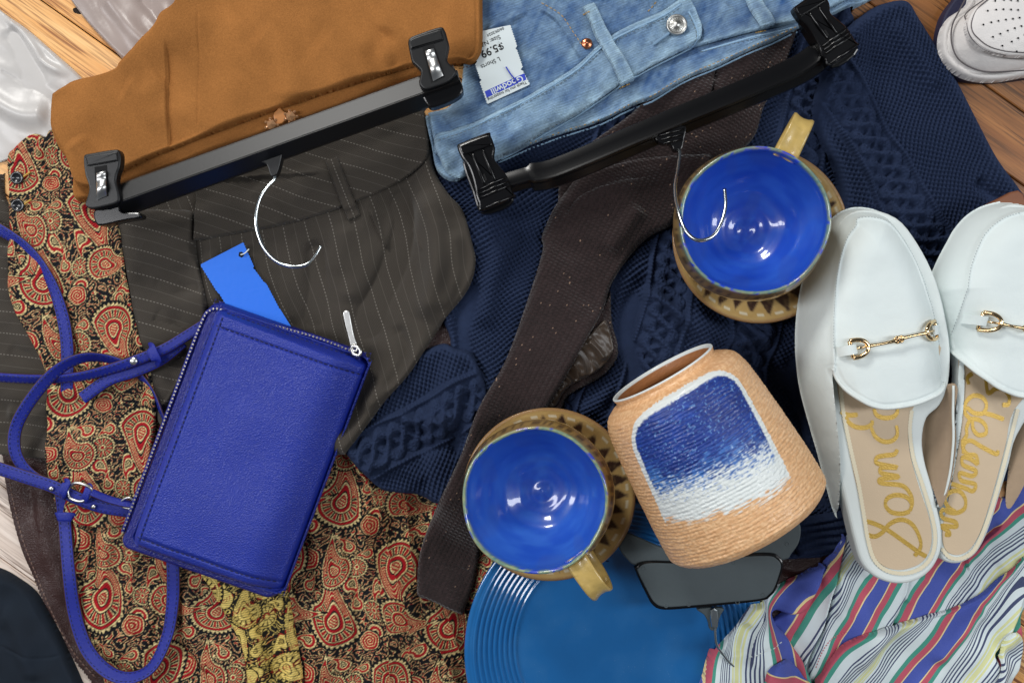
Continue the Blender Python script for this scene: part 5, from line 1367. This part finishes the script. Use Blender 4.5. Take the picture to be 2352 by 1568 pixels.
vamp1 = [(1985, 465), (2030, 466), (2068, 482), (2100, 518), (2130, 565), (2155, 618), (2170, 660), (2180, 700), (2188, 750), (2194, 802), (2197, 848), (2195, 868), (2186, 886), (2164, 902), (2133, 914), (2090, 928), (2032, 936), (1995, 930), (1965, 914), (1942, 897), (1926, 878), (1917, 860), (1912, 850), (1917, 900), (1925, 960), (1934, 1020), (1943, 1090), (1948, 1150), (1953, 1200), (1949, 1200), (1938, 1170), (1922, 1112), (1900, 1034), (1882, 968), (1864, 900), (1855, 840), (1852, 770), (1858, 700), (1870, 640), (1892, 575), (1918, 525), (1945, 485)]
side1 = [(1953, 1200), (1938, 1170), (1922, 1112), (1900, 1034), (1882, 968), (1864, 900), (1855, 840), (1852, 770), (1858, 700), (1870, 640), (1892, 575), (1918, 525), (1945, 485), (1985, 465), (2030, 466), (2068, 482), (2100, 518), (2130, 565), (2155, 618), (2170, 660), (2180, 700), (2188, 750), (2196, 802), (2203, 868)]
plug1 = t5([(1045, 985), (1040, 850), (1040, 700), (1055, 500), (1075, 350), (1110, 200), (1160, 80), (1210, 10)]) + [(1978, 499), (2010, 497), (2040, 505)] + t5([(1500, 30), (1570, 130), (1640, 250), (1700, 430), (1760, 600), (1810, 740), (1850, 860), (1885, 960)])
tong1 = [(1912, 846), (1917, 860), (1926, 878), (1942, 897), (1965, 914), (1995, 930), (2032, 936), (2090, 928), (2133, 914), (2164, 902), (2186, 886), (2195, 868), (2197, 848)]
wallL1 = ([(1912, 850), (1920, 920), (1934, 1010), (1944, 1090), (1948, 1150), (1954, 1200), (1950, 1201), (1940, 1175), (1923, 1115), (1898, 1032), (1880, 965), (1864, 901), (1870, 870)], [(1915, 860), (1921, 920), (1935, 1010), (1944, 1090), (1948, 1150), (1954, 1198)], .024, M['white_leather'])
wallR1 = ([(2130, 915), (2190, 880), (2186, 950), (2190, 1010), (2182, 1080), (2170, 1130), (2152, 1162), (2140, 1110), (2124, 1050), (2118, 990)], [(2192, 900), (2189, 1010), (2182, 1080), (2170, 1130), (2154, 1162)], .018, M['lining'])
trim1 = [[(1930, 880), (1938, 950), (1954, 1030), (1972, 1110), (1984, 1180), (1994, 1240), (2008, 1284), (2034, 1308), (2066, 1316), (2098, 1312), (2126, 1296), (2144, 1266), (2148, 1225), (2138, 1175), (2118, 1110), (2098, 1050), (2090, 990), (2094, 945)]]
mule('white leather mule lying over the striped shirt, heel toward the bottom', sole1, ins1, text1, vamp1, side1, plug1, tong1, bzm, ((1961, 799), (2140, 760)), [wallR1], None, trim1)
tube('wall_piping', [W(2190, 885, bzm + .020), W(2189, 950, bzm + .021), W(2190, 1010, bzm + .021), W(2183, 1080, bzm + .020), W(2171, 1130, bzm + .019), W(2154, 1164, bzm + .018)], .0011, M['white_edge'], [o for o in bpy.data.objects if o.name == 'mule'][0], 6)

bz2 = .052
sole2 = [(2352, 470), (2290, 480), (2240, 530), (2200, 620), (2192, 700), (2200, 800), (2206, 860), (2200, 930), (2192, 1020), (2182, 1090), (2168, 1160), (2156, 1220), (2155, 1262), (2166, 1285), (2190, 1294), (2215, 1290), (2242, 1272), (2262, 1240), (2280, 1195), (2300, 1130), (2320, 1063), (2338, 1000), (2400, 900), (2460, 800), (2460, 520)]
ins2 = [(2215, 800), (2214, 900), (2206, 1000), (2192, 1080), (2178, 1150), (2166, 1210), (2166, 1245), (2176, 1266), (2196, 1274), (2218, 1268), (2236, 1250), (2254, 1215), (2272, 1160), (2292, 1090), (2310, 1020), (2330, 940), (2400, 860), (2400, 780)]
text2 = [t4([(1768, 575), (1800, 575), (1790, 552), (1745, 518), (1842, 522), (1835, 490), (1762, 468), (1742, 430), (1765, 400)]), t4([(1765, 400), (1790, 425), (1850, 430), (1900, 400), (1905, 340), (1870, 290), (1820, 285), (1775, 320), (1772, 360), (1800, 400), (1840, 425)]),
         t4([(1810, 235), (1900, 265), (1955, 285), (1970, 240), (1880, 215), (1870, 165), (1950, 185), (1975, 150), (1890, 110), (1890, 60), (1945, 75), (1990, 110)]), t4([(1990, 110), (1975, 50), (1920, 40), (1890, 0), (1885, -60)]),
         t5([(1935, 1570), (1945, 1500), (1990, 1480), (2060, 1520), (2160, 1570), (2175, 1545)]), t5([(1930, 1490), (1960, 1440), (1960, 1390), (1990, 1335), (2050, 1340), (2090, 1380), (2090, 1430), (2040, 1440), (2005, 1400), (2000, 1340)]),
         t5([(1990, 1335), (1950, 1290), (1955, 1220), (2000, 1175), (2060, 1180), (2095, 1230), (2075, 1290), (2010, 1290), (1960, 1250)]), t5([(2080, 1290), (2150, 1310), (2215, 1335)]), t5([(1975, 1095), (1965, 1050), (2000, 1020)]), t5([(2040, 1015), (2085, 1050), (2095, 1110), (2110, 1155), (2160, 1125), (2215, 1130), (2250, 1180), (2245, 1230), (2205, 1235)])]
vamp2 = [(2352, 450), (2331, 452), (2294, 463), (2261, 484), (2234, 514), (2218, 540), (2200, 572), (2184, 606), (2172, 640), (2168, 665), (2174, 690), (2183, 723), (2196, 763), (2203, 782), (2212, 808), (2227, 837), (2242, 855), (2261, 871), (2280, 886), (2301, 897), (2325, 906), (2352, 911), (2400, 916), (2440, 900), (2470, 850), (2470, 600), (2440, 500), (2400, 458)]
side2 = [(2200, 800), (2196, 763), (2183, 723), (2174, 690), (2168, 665), (2172, 640), (2184, 606), (2200, 572), (2218, 540), (2234, 514), (2261, 484), (2294, 463), (2331, 452), (2352, 450), (2400, 458), (2440, 500), (2470, 600), (2470, 850)]
plug2 = t5([(1935, 850), (1925, 760), (1935, 640), (1955, 480), (1990, 300), (2050, 150), (2120, 40)]) + [(2310, 500), (2352, 486), (2400, 486)]
tong2 = [(2203, 782), (2212, 808), (2227, 837), (2242, 855), (2261, 871), (2280, 886), (2301, 897), (2325, 906), (2352, 911), (2400, 916), (2440, 900)]
wall2 = ([(2200, 800), (2208, 850), (2206, 930), (2196, 1010), (2184, 1080), (2172, 1130), (2178, 1060), (2190, 960), (2195, 870)], [(2206, 830), (2207, 900), (2202, 980), (2190, 1050), (2178, 1110)], .018, M['white_leather'])
wall3 = ([(2352, 905), (2352, 905), (2400, 905), (2400, 1000), (2380, 1060), (2352, 1100), (2330, 1140), (2312, 1165), (2305, 1150), (2322, 1080), (2345, 1000)], [(2400, 940), (2385, 1040), (2355, 1100), (2332, 1140), (2314, 1166)], .016, M['lining'])
trim2 = [[(2212, 880), (2206, 960), (2196, 1030), (2184, 1100)], [(2166, 1262), (2180, 1278), (2200, 1283), (2222, 1276), (2242, 1256), (2262, 1212), (2280, 1160), (2300, 1090), (2318, 1020), (2338, 940)]]
m2 = mule('white leather mule cut off by the right edge of the photo', sole2, ins2, text2, vamp2, side2, plug2, tong2, bz2, ((2263, 740), (2420, 770)), [wall2, wall3], [(2352, 446), (2290, 458), (2240, 490), (2198, 540), (2170, 596), (2156, 650), (2158, 700), (2200, 720), (2260, 700), (2360, 600)], trim2)

# ------------------------------------------------------------------ blue price tag, purse and its strap
zt = height_at(520, 640, .045) + .009
btg = thing('blue_tag', 'bright blue blank paper tag sticking out above the blue purse', 'tag')
pts = [(461, 607), (558, 557)] + zig((558, 557), (583, 614), 10, 1.8) + [(581, 616)] + zig((583, 618), (608, 652), 6, 1.8) + [(612, 652)] + zig((612, 654), (643, 713), 10, 1.8) + [(700, 800), (620, 840), (520, 700)] + zig((520, 700), (502, 670), 5, 1.8) + [(500, 672)] + zig((498, 668), (462, 610), 10, 1.8)
slab('paper', pts, zt, .0004, M['blue_tag'], btg, 0, sp=False)
slab('punch_hole', [(549, 579), (556, 578), (561, 586), (555, 592), (548, 588)], zt + .0005, .00005, M['hole'], btg, 0, sp=False)
tube('tag_barb', [W(553, 585, zt + .001), W(562, 582, zt + .0022), W(572, 572, zt + .001)], .0006, M['white_edge'], btg, 6)

purse = thing('blue_purse', 'cobalt blue leather zip purse lying on the paisley robe and trousers', 'purse')
pb = height_at(560, 1040, .05) + .002
ex = np.array([.943, .331]); ey = np.array([-.351, .936])
def pq(u, v): return (487 + ex[0] * u + ey[0] * v, 700 + ex[1] * u + ey[1] * v)   # u across 0..378, v down 0..600
def rrect(u0, v0, u1, v1, r, z=None):
    out = []
    for (cu, cv, a0) in ((u1 - r, v0 + r, -90), (u1 - r, v1 - r, 0), (u0 + r, v1 - r, 90), (u0 + r, v0 + r, 180)):
        for i in range(6):
            a = math.radians(a0 + 18 * i); out.append(pq(cu + r * math.cos(a), cv + r * math.sin(a)))
    return out
zl = pb
# back half sits slightly proud on the zip sides
def shell(name, outline, z_lo, z_hi, er, mt, flip=False, extra=None, res=2.2, nz=None):
    P0 = np.array([W(p[0], p[1], z_hi)[:2] for p in outline])
    def zf(X, Y, d):
        t = np.clip(d / (er * S), 0, 1)
        z = z_lo + (z_hi - z_lo) * np.sqrt(np.clip(1 - (1 - t) ** 2, 0, 1))
        if extra is not None: z = z + extra(X, Y, d)
        return z
    return hf(name, outline, zf, mt, z_hi, res, purse, n=2)
shell('back_cover', rrect(-12, -12, 376, 600, 28), zl, zl + .018, 12, M['blue_edge'])
def inv(X, Y, z):
    k = (HC - z) / HC; px_ = X / S / k + 1176; py_ = 784 - Y / S / k
    dx, dy = px_ - 487, py_ - 700
    det = ex[0] * ey[1] - ex[1] * ey[0]
    return (dx * ey[1] - dy * ey[0]) / det, (-dx * ex[1] + dy * ex[0]) / det
zh_ = zl + .042
def front_extra(X, Y, d):
    u, v = inv(X, Y, zh_)
    g = lambda a, w=2.2: np.exp(-(a / w) ** 2)
    z = -.0011 * (g(u - 33) + g(v - 42) * (u > 33) + g(v - 562) * (u > 33)) - .0009 * (g(d / S - 7.5, 1.6))
    z = z + .0015 * sm(33, 40, u) * sm(42, 50, v) * (1 - sm(552, 560, v)) - .012 * (1 - sm(-4, 34, u)) - .016 * (1 - sm(0, 16 + .035 * u, v))
    z = z - .020 * sm(255, 392, u) ** 2 - .004 * sm(560, 594, v)
    z = z + .0030 * (fbm(u / 130, v / 130, 5, 2) - .5) - .0028 * sm(500, 600, v) * (1 - sm(0, 120, u))
    return z * sm(0, 6 * S, d)
fo = rrect(0, 0, 381, 594, 24)
shell('front_cover', fo, zl + .018, zh_, 17, M['blue_leather'], extra=front_extra, res=1.8)
# zip tape and teeth between the covers, on the left and top sides
path = [pq(-9, 560), pq(-9, 440), pq(-9, 300), pq(-9, 160), pq(-8, 40), pq(2, 12), pq(24, 3), pq(100, 2), pq(180, -5), pq(260, -9), pq(350, -6)]
tube('zip_tape', [W(a, b, zl + .018) for a, b in path], .0018, M['blue_edge'], purse, 8, 5)
sp_ = spline([W(a, b, zl + .0195) for a, b in path], 8, False); d_ = np.concatenate([[0], np.cumsum(np.linalg.norm(np.diff(sp_, axis=0), axis=1))])
bm = bmesh.new(); q = 0
while q < d_[-1]:
    c = [np.interp(q, d_, sp_[:, i]) for i in range(3)]; c2 = [np.interp(q + .001, d_, sp_[:, i]) for i in range(3)]
    g = bmesh.ops.create_cube(bm, size=1); bmesh.ops.scale(bm, vec=(.0013, .0016, .0014), verts=g['verts'])
    bmesh.ops.rotate(bm, cent=(0, 0, 0), matrix=Matrix.Rotation(math.atan2(c2[1] - c[1], c2[0] - c[0]), 3, 'Z'), verts=g['verts']); bmesh.ops.translate(bm, vec=c, verts=g['verts'])
    q += .0034
tag(obj_bm('zip_teeth', bm, M['zip'], purse, smooth=False), kind='stuff')
zfp = lambda a, b: float(samp(HM, np.array([W(a, b, zh_)[0]]), np.array([W(a, b, zh_)[1]]))[0]) + .0002
for ln in ([pq(33, 20), pq(33, 300), pq(33, 578)], [pq(24, 42), pq(200, 42), pq(372, 42)], [pq(24, 562), pq(200, 562), pq(366, 562)], [pq(30, 9), pq(200, 9), pq(360, 9)], [pq(30, 585), pq(200, 585), pq(360, 585)], [pq(10, 40), pq(9, 300), pq(10, 560)]):
    stitches('stitching', ln, zh_, M['blue_thread'], purse, 8, 4, 2.1, zf=zfp, lift=.0005)
zz = zl + .022
tube('zip_slider', [W(806, 800, zz), W(812, 812, zz + .003), W(824, 816, zz + .004), W(828, 806, zz + .004), W(820, 796, zz + .003), W(808, 794, zz + .001)], .0016, M['silver'], purse, 8)
slab('zip_pull', [(789, 716), (799, 714), (803, 722), (812, 768), (819, 790), (816, 800), (807, 798), (802, 780), (790, 732)], zz - .002, .0022, M['silver'], purse, .0006)
tube('pull_link', [W(806, 792, zz), W(812, 806, zz + .004), W(820, 802, zz + .003), W(815, 790, zz + .001)], .0011, M['silver'], purse, 8)

def strap(name, pts, w=26, tilt=None, st=True, th=.0018):
    """blue strap with a dark cut edge and a row of stitches on each side"""
    o, sp_, tl = ribbon(name, pts, w, th, M['strap'], purse, 8, tilt)
    e, _, _ = ribbon('cut_edge', [(a, b, c - th * .28) for a, b, c in pts], w * 1.11, th * .8, M['strap_edge'], o, 8, tilt)
    if st:
        for sd in (-1, 1):
            line = []
            for i in range(len(sp_)):
                a = sp_[max(i - 1, 0)]; b = sp_[min(i + 1, len(sp_) - 1)]; t = (b - a) / (np.linalg.norm(b - a) + 1e-9)
                s1 = np.cross(t, (0, 0, 1)); s1 /= np.linalg.norm(s1) + 1e-9; s2 = np.cross(s1, t); c, s_ = math.cos(math.radians(tl[i])), math.sin(math.radians(tl[i]))
                line.append(sp_[i] + (s1 * c + s2 * s_) * sd * w * .34 * S + (-s1 * s_ + s2 * c) * th * .52)
            line = np.array(line); dd = np.concatenate([[0], np.cumsum(np.linalg.norm(np.diff(line, axis=0), axis=1))])
            V = []; F = []; q = .002
            while q < dd[-1] - .003:
                for k_, (q2, h_) in enumerate(((q, 0), (q + .0012, .0004), (q + .0024, 0))):
                    p = np.array([np.interp(q2, dd, line[:, i]) for i in range(3)]); p2 = np.array([np.interp(q2 + .0005, dd, line[:, i]) for i in range(3)])
                    t = (p2 - p) / (np.linalg.norm(p2 - p) + 1e-9); s1 = np.cross(t, (0, 0, 1))
                    for m_ in (-1, 1): V.append(p + s1 * m_ * .00045 + np.array([0, 0, h_]))
                b = len(V) - 6; F += [(b, b + 1, b + 3, b + 2), (b + 2, b + 3, b + 5, b + 4)]
                q += .0042
            if F: mesh_np('stitching', np.array(V), np.array(F), M['blue_thread'], o)
    return o
zs = height_at(150, 800, .045) + .003
zs2 = height_at(250, 1450, .03) + .002
strap('strap', [(-60, 505, zs), (0, 528, zs), (60, 568, zs), (104, 622, zs + .002), (134, 690, zs + .002), (152, 770, zs + .001), (155, 860, zs), (148, 980, zs), (141, 1060, zs + .001), (141, 1130, zs + .002), (149, 1200, zs + .001), (158, 1310, zs2 + .004), (172, 1410, zs2 + .002), (200, 1490, zs2 + .003), (248, 1542, zs2 + .008), (300, 1556, zs2 + .010), (350, 1530, zs2 + .009), (384, 1460, zs2 + .005), (396, 1390, zs2 + .004), (398, 1330, zs2 + .004), (396, 1270, zs2 + .004)], 27, [0, -30, -30, 0, 0, 0, 0, 0, 10, 35, 45, 20, 0, 0])
zc = zs + .006
strap('strap', [(420, 785, zc + .004), (370, 825, zc + .004), (310, 852, zc + .005), (250, 872, zc + .006), (190, 914, zc + .004)], 26, [0, 0, 0, 0], th=.003)
strap('strap', [(470, 745, zc + .010), (430, 770, zc + .009), (380, 800, zc + .010), (320, 824, zc + .011), (250, 848, zc + .011), (170, 866, zc + .010), (90, 870, zc + .008), (0, 866, zc + .007), (-60, 860, zc + .006)], 22, [0, 0, 10, 30, 40, 35, 30], th=.003)
strap('strap', [(395, 1010, zc), (372, 950, zc), (345, 892, zc), (300, 845, zc + .001), (240, 822, zc + .003), (180, 824, zc + .014), (122, 858, zc + .015), (66, 925, zc + .012), (36, 985, zc + .008), (36, 1040, zc + .006), (66, 1084, zc + .004), (115, 1112, zc + .004), (160, 1130, zc + .006)], 25, [60, 60, 50, 40, 45, 40, 25, 15, 10, -10, -30, -30])
strap('strap', [(-50, 1060, zc + .003), (0, 1076, zc + .004), (60, 1096, zc + .007), (120, 1116, zc + .010), (175, 1142, zc + .010), (230, 1162, zc + .008), (290, 1172, zc + .006), (330, 1178, zc + .004)], 27, [0, 0, 0, 0])
strap('strap', [(210, 1130, zc + .016), (250, 1146, zc + .013), (290, 1156, zc + .012), (330, 1160, zc + .008)], 16, [40, 40], st=False)
def keeper(p, ang, w, l, z):
    a = math.radians(ang); ux, uy = math.cos(a), math.sin(a)
    pts = [(p[0] + ux * q * w / 2, p[1] + uy * q * w / 2, z + h) for q, h in ((-1, -.006), (-1.08, -.001), (-.9, .002), (0, .0030), (.9, .002), (1.08, -.001), (1, -.006))]
    ribbon('keeper', pts, l, .0018, M['strap'], purse, 4)
keeper((353, 813), 65, 32, 22, zc + .012); keeper((150, 1186), 2, 34, 20, zs + .003); keeper((148, 1122), 110, 30, 18, zc + .013); keeper((200, 1132), 110, 30, 16, zc + .013)
for (a, b, z, r_) in ((307, 829, zc + .0135, .0036), (118, 1122, zc + .0125, .0022), (215, 1163, zc + .011, .0020)):
    s_ = lathe('stud', [(0, .0014), (r_ * .8, .0012), (r_, .0004), (r_, -.001), (0, -.001)], M['silver'], purse, 24); s_.location = W(a, b, z)
tube('buckle', [W(160, 1118, zc + .012), W(176, 1108, zc + .016), W(206, 1118, zc + .016), W(210, 1134, zc + .014), W(190, 1150, zc + .013), W(166, 1146, zc + .012), W(156, 1132, zc + .012)], .0014, M['silver'], purse, 8, closed=True)
tube('buckle', [W(280, 1150, zc + .012), W(296, 1142, zc + .014), W(308, 1152, zc + .013), W(302, 1166, zc + .011), W(284, 1164, zc + .011)], .0011, M['silver'], purse, 8, closed=True)

# ------------------------------------------------------------------ sneaker at the top right
sn = thing('sneaker', 'toe of a scuffed white perforated sneaker standing on the brown floorboards', 'shoe')
slab('outsole', [(2247, -60), (2200, -10), (2172, 30), (2160, 72), (2158, 110), (2168, 146), (2192, 170), (2230, 182), (2290, 184), (2352, 178), (2460, 160), (2460, 160), (2460, -60), (2460, -60)], .0, .014, M['navy_sole'], sn, .002)
so = [(2250, -60), (2237, -4), (2193, 30), (2176, 62), (2172, 96), (2178, 124), (2197, 148), (2227, 168), (2268, 178), (2310, 178), (2352, 171), (2470, 150), (2470, 150), (2470, -60), (2470, -60)]
def zsn(X, Y, d):
    k = d / S
    z = .012 + .010 * np.sqrt(np.clip(1 - (1 - np.clip(k / 8, 0, 1)) ** 2, 0, 1)) + .020 * (1 - (1 - np.clip((k - 10) / 70, 0, 1)) ** 2) + .010 * sm(0, 200, k)
    return z - .003 * np.exp(-((k - 14) / 2) ** 2) + .001 * (fbm(X / S / 30, Y / S / 30, 3) - .5)
hf('toe_cap', so, zsn, M['sneaker'], .03, 2.2, sn)
vb = [(2290, -60), (2264, -4), (2236, 20), (2221, 50), (2221, 72), (2232, 92), (2261, 114), (2301, 126), (2352, 130), (2460, 128), (2460, 128), (2460, -60), (2460, -60)]
def zvb(X, Y, d):
    k = d / S
    return .0405 + .006 * np.sqrt(np.clip(1 - (1 - np.clip(k / 6, 0, 1)) ** 2, 0, 1)) + .006 * (1 - (1 - np.clip(k / 60, 0, 1)) ** 2) - .0009 * np.exp(-((k - 6) / 1.3) ** 2)
hf('vamp', vb, zvb, M['sneaker'], .046, 2.0, sn)
for ln in ([(2232, -30), (2205, 22), (2187, 60), (2186, 100), (2200, 134), (2232, 156), (2275, 166), (2352, 162)],):
    tube('seam', [W(a, b, .0305) for a, b in ln], .0007, M['sneaker_line'], sn, 6)
for ln in ([(2268, -6), (2240, 16), (2225, 48), (2226, 74), (2238, 92), (2266, 112), (2304, 123), (2352, 127)], [(2276, -6), (2246, 20), (2231, 50), (2232, 72), (2244, 88), (2270, 107), (2308, 118), (2352, 122)]):
    tube('seam', [(*W(a, b, .047)[:2], height_at(a, b, .047) + .0001) for a, b in ln], .0005, M['sneaker_line'], sn, 6)
z3 = lambda x, y: (1562 + .3359 * x, .3359 * y)
for (a, b) in ((2154, 8), (2207, 6), (2252, 10), (2297, 16), (2101, 77), (2155, 73), (2201, 72), (2251, 75), (2299, 78), (2068, 174), (2118, 161), (2165, 152), (2216, 144), (2264, 138), (2309, 131), (2135, 257), (2182, 238), (2230, 218), (2277, 202), (2322, 188), (2205, 314), (2264, 289), (2304, 267), (2308, 350), (2348, 245)):
    p = z3(a, b); x, y, _ = W(p[0], p[1], .05); z = float(samp(HM, np.array([x]), np.array([y]))[0])
    bm = bmesh.new(); bmesh.ops.create_circle(bm, cap_ends=True, radius=.0009, segments=10)
    o = obj_bm('perforation', bm, M['hole'], sn, smooth=False); o.location = (x, y, z + .0007)
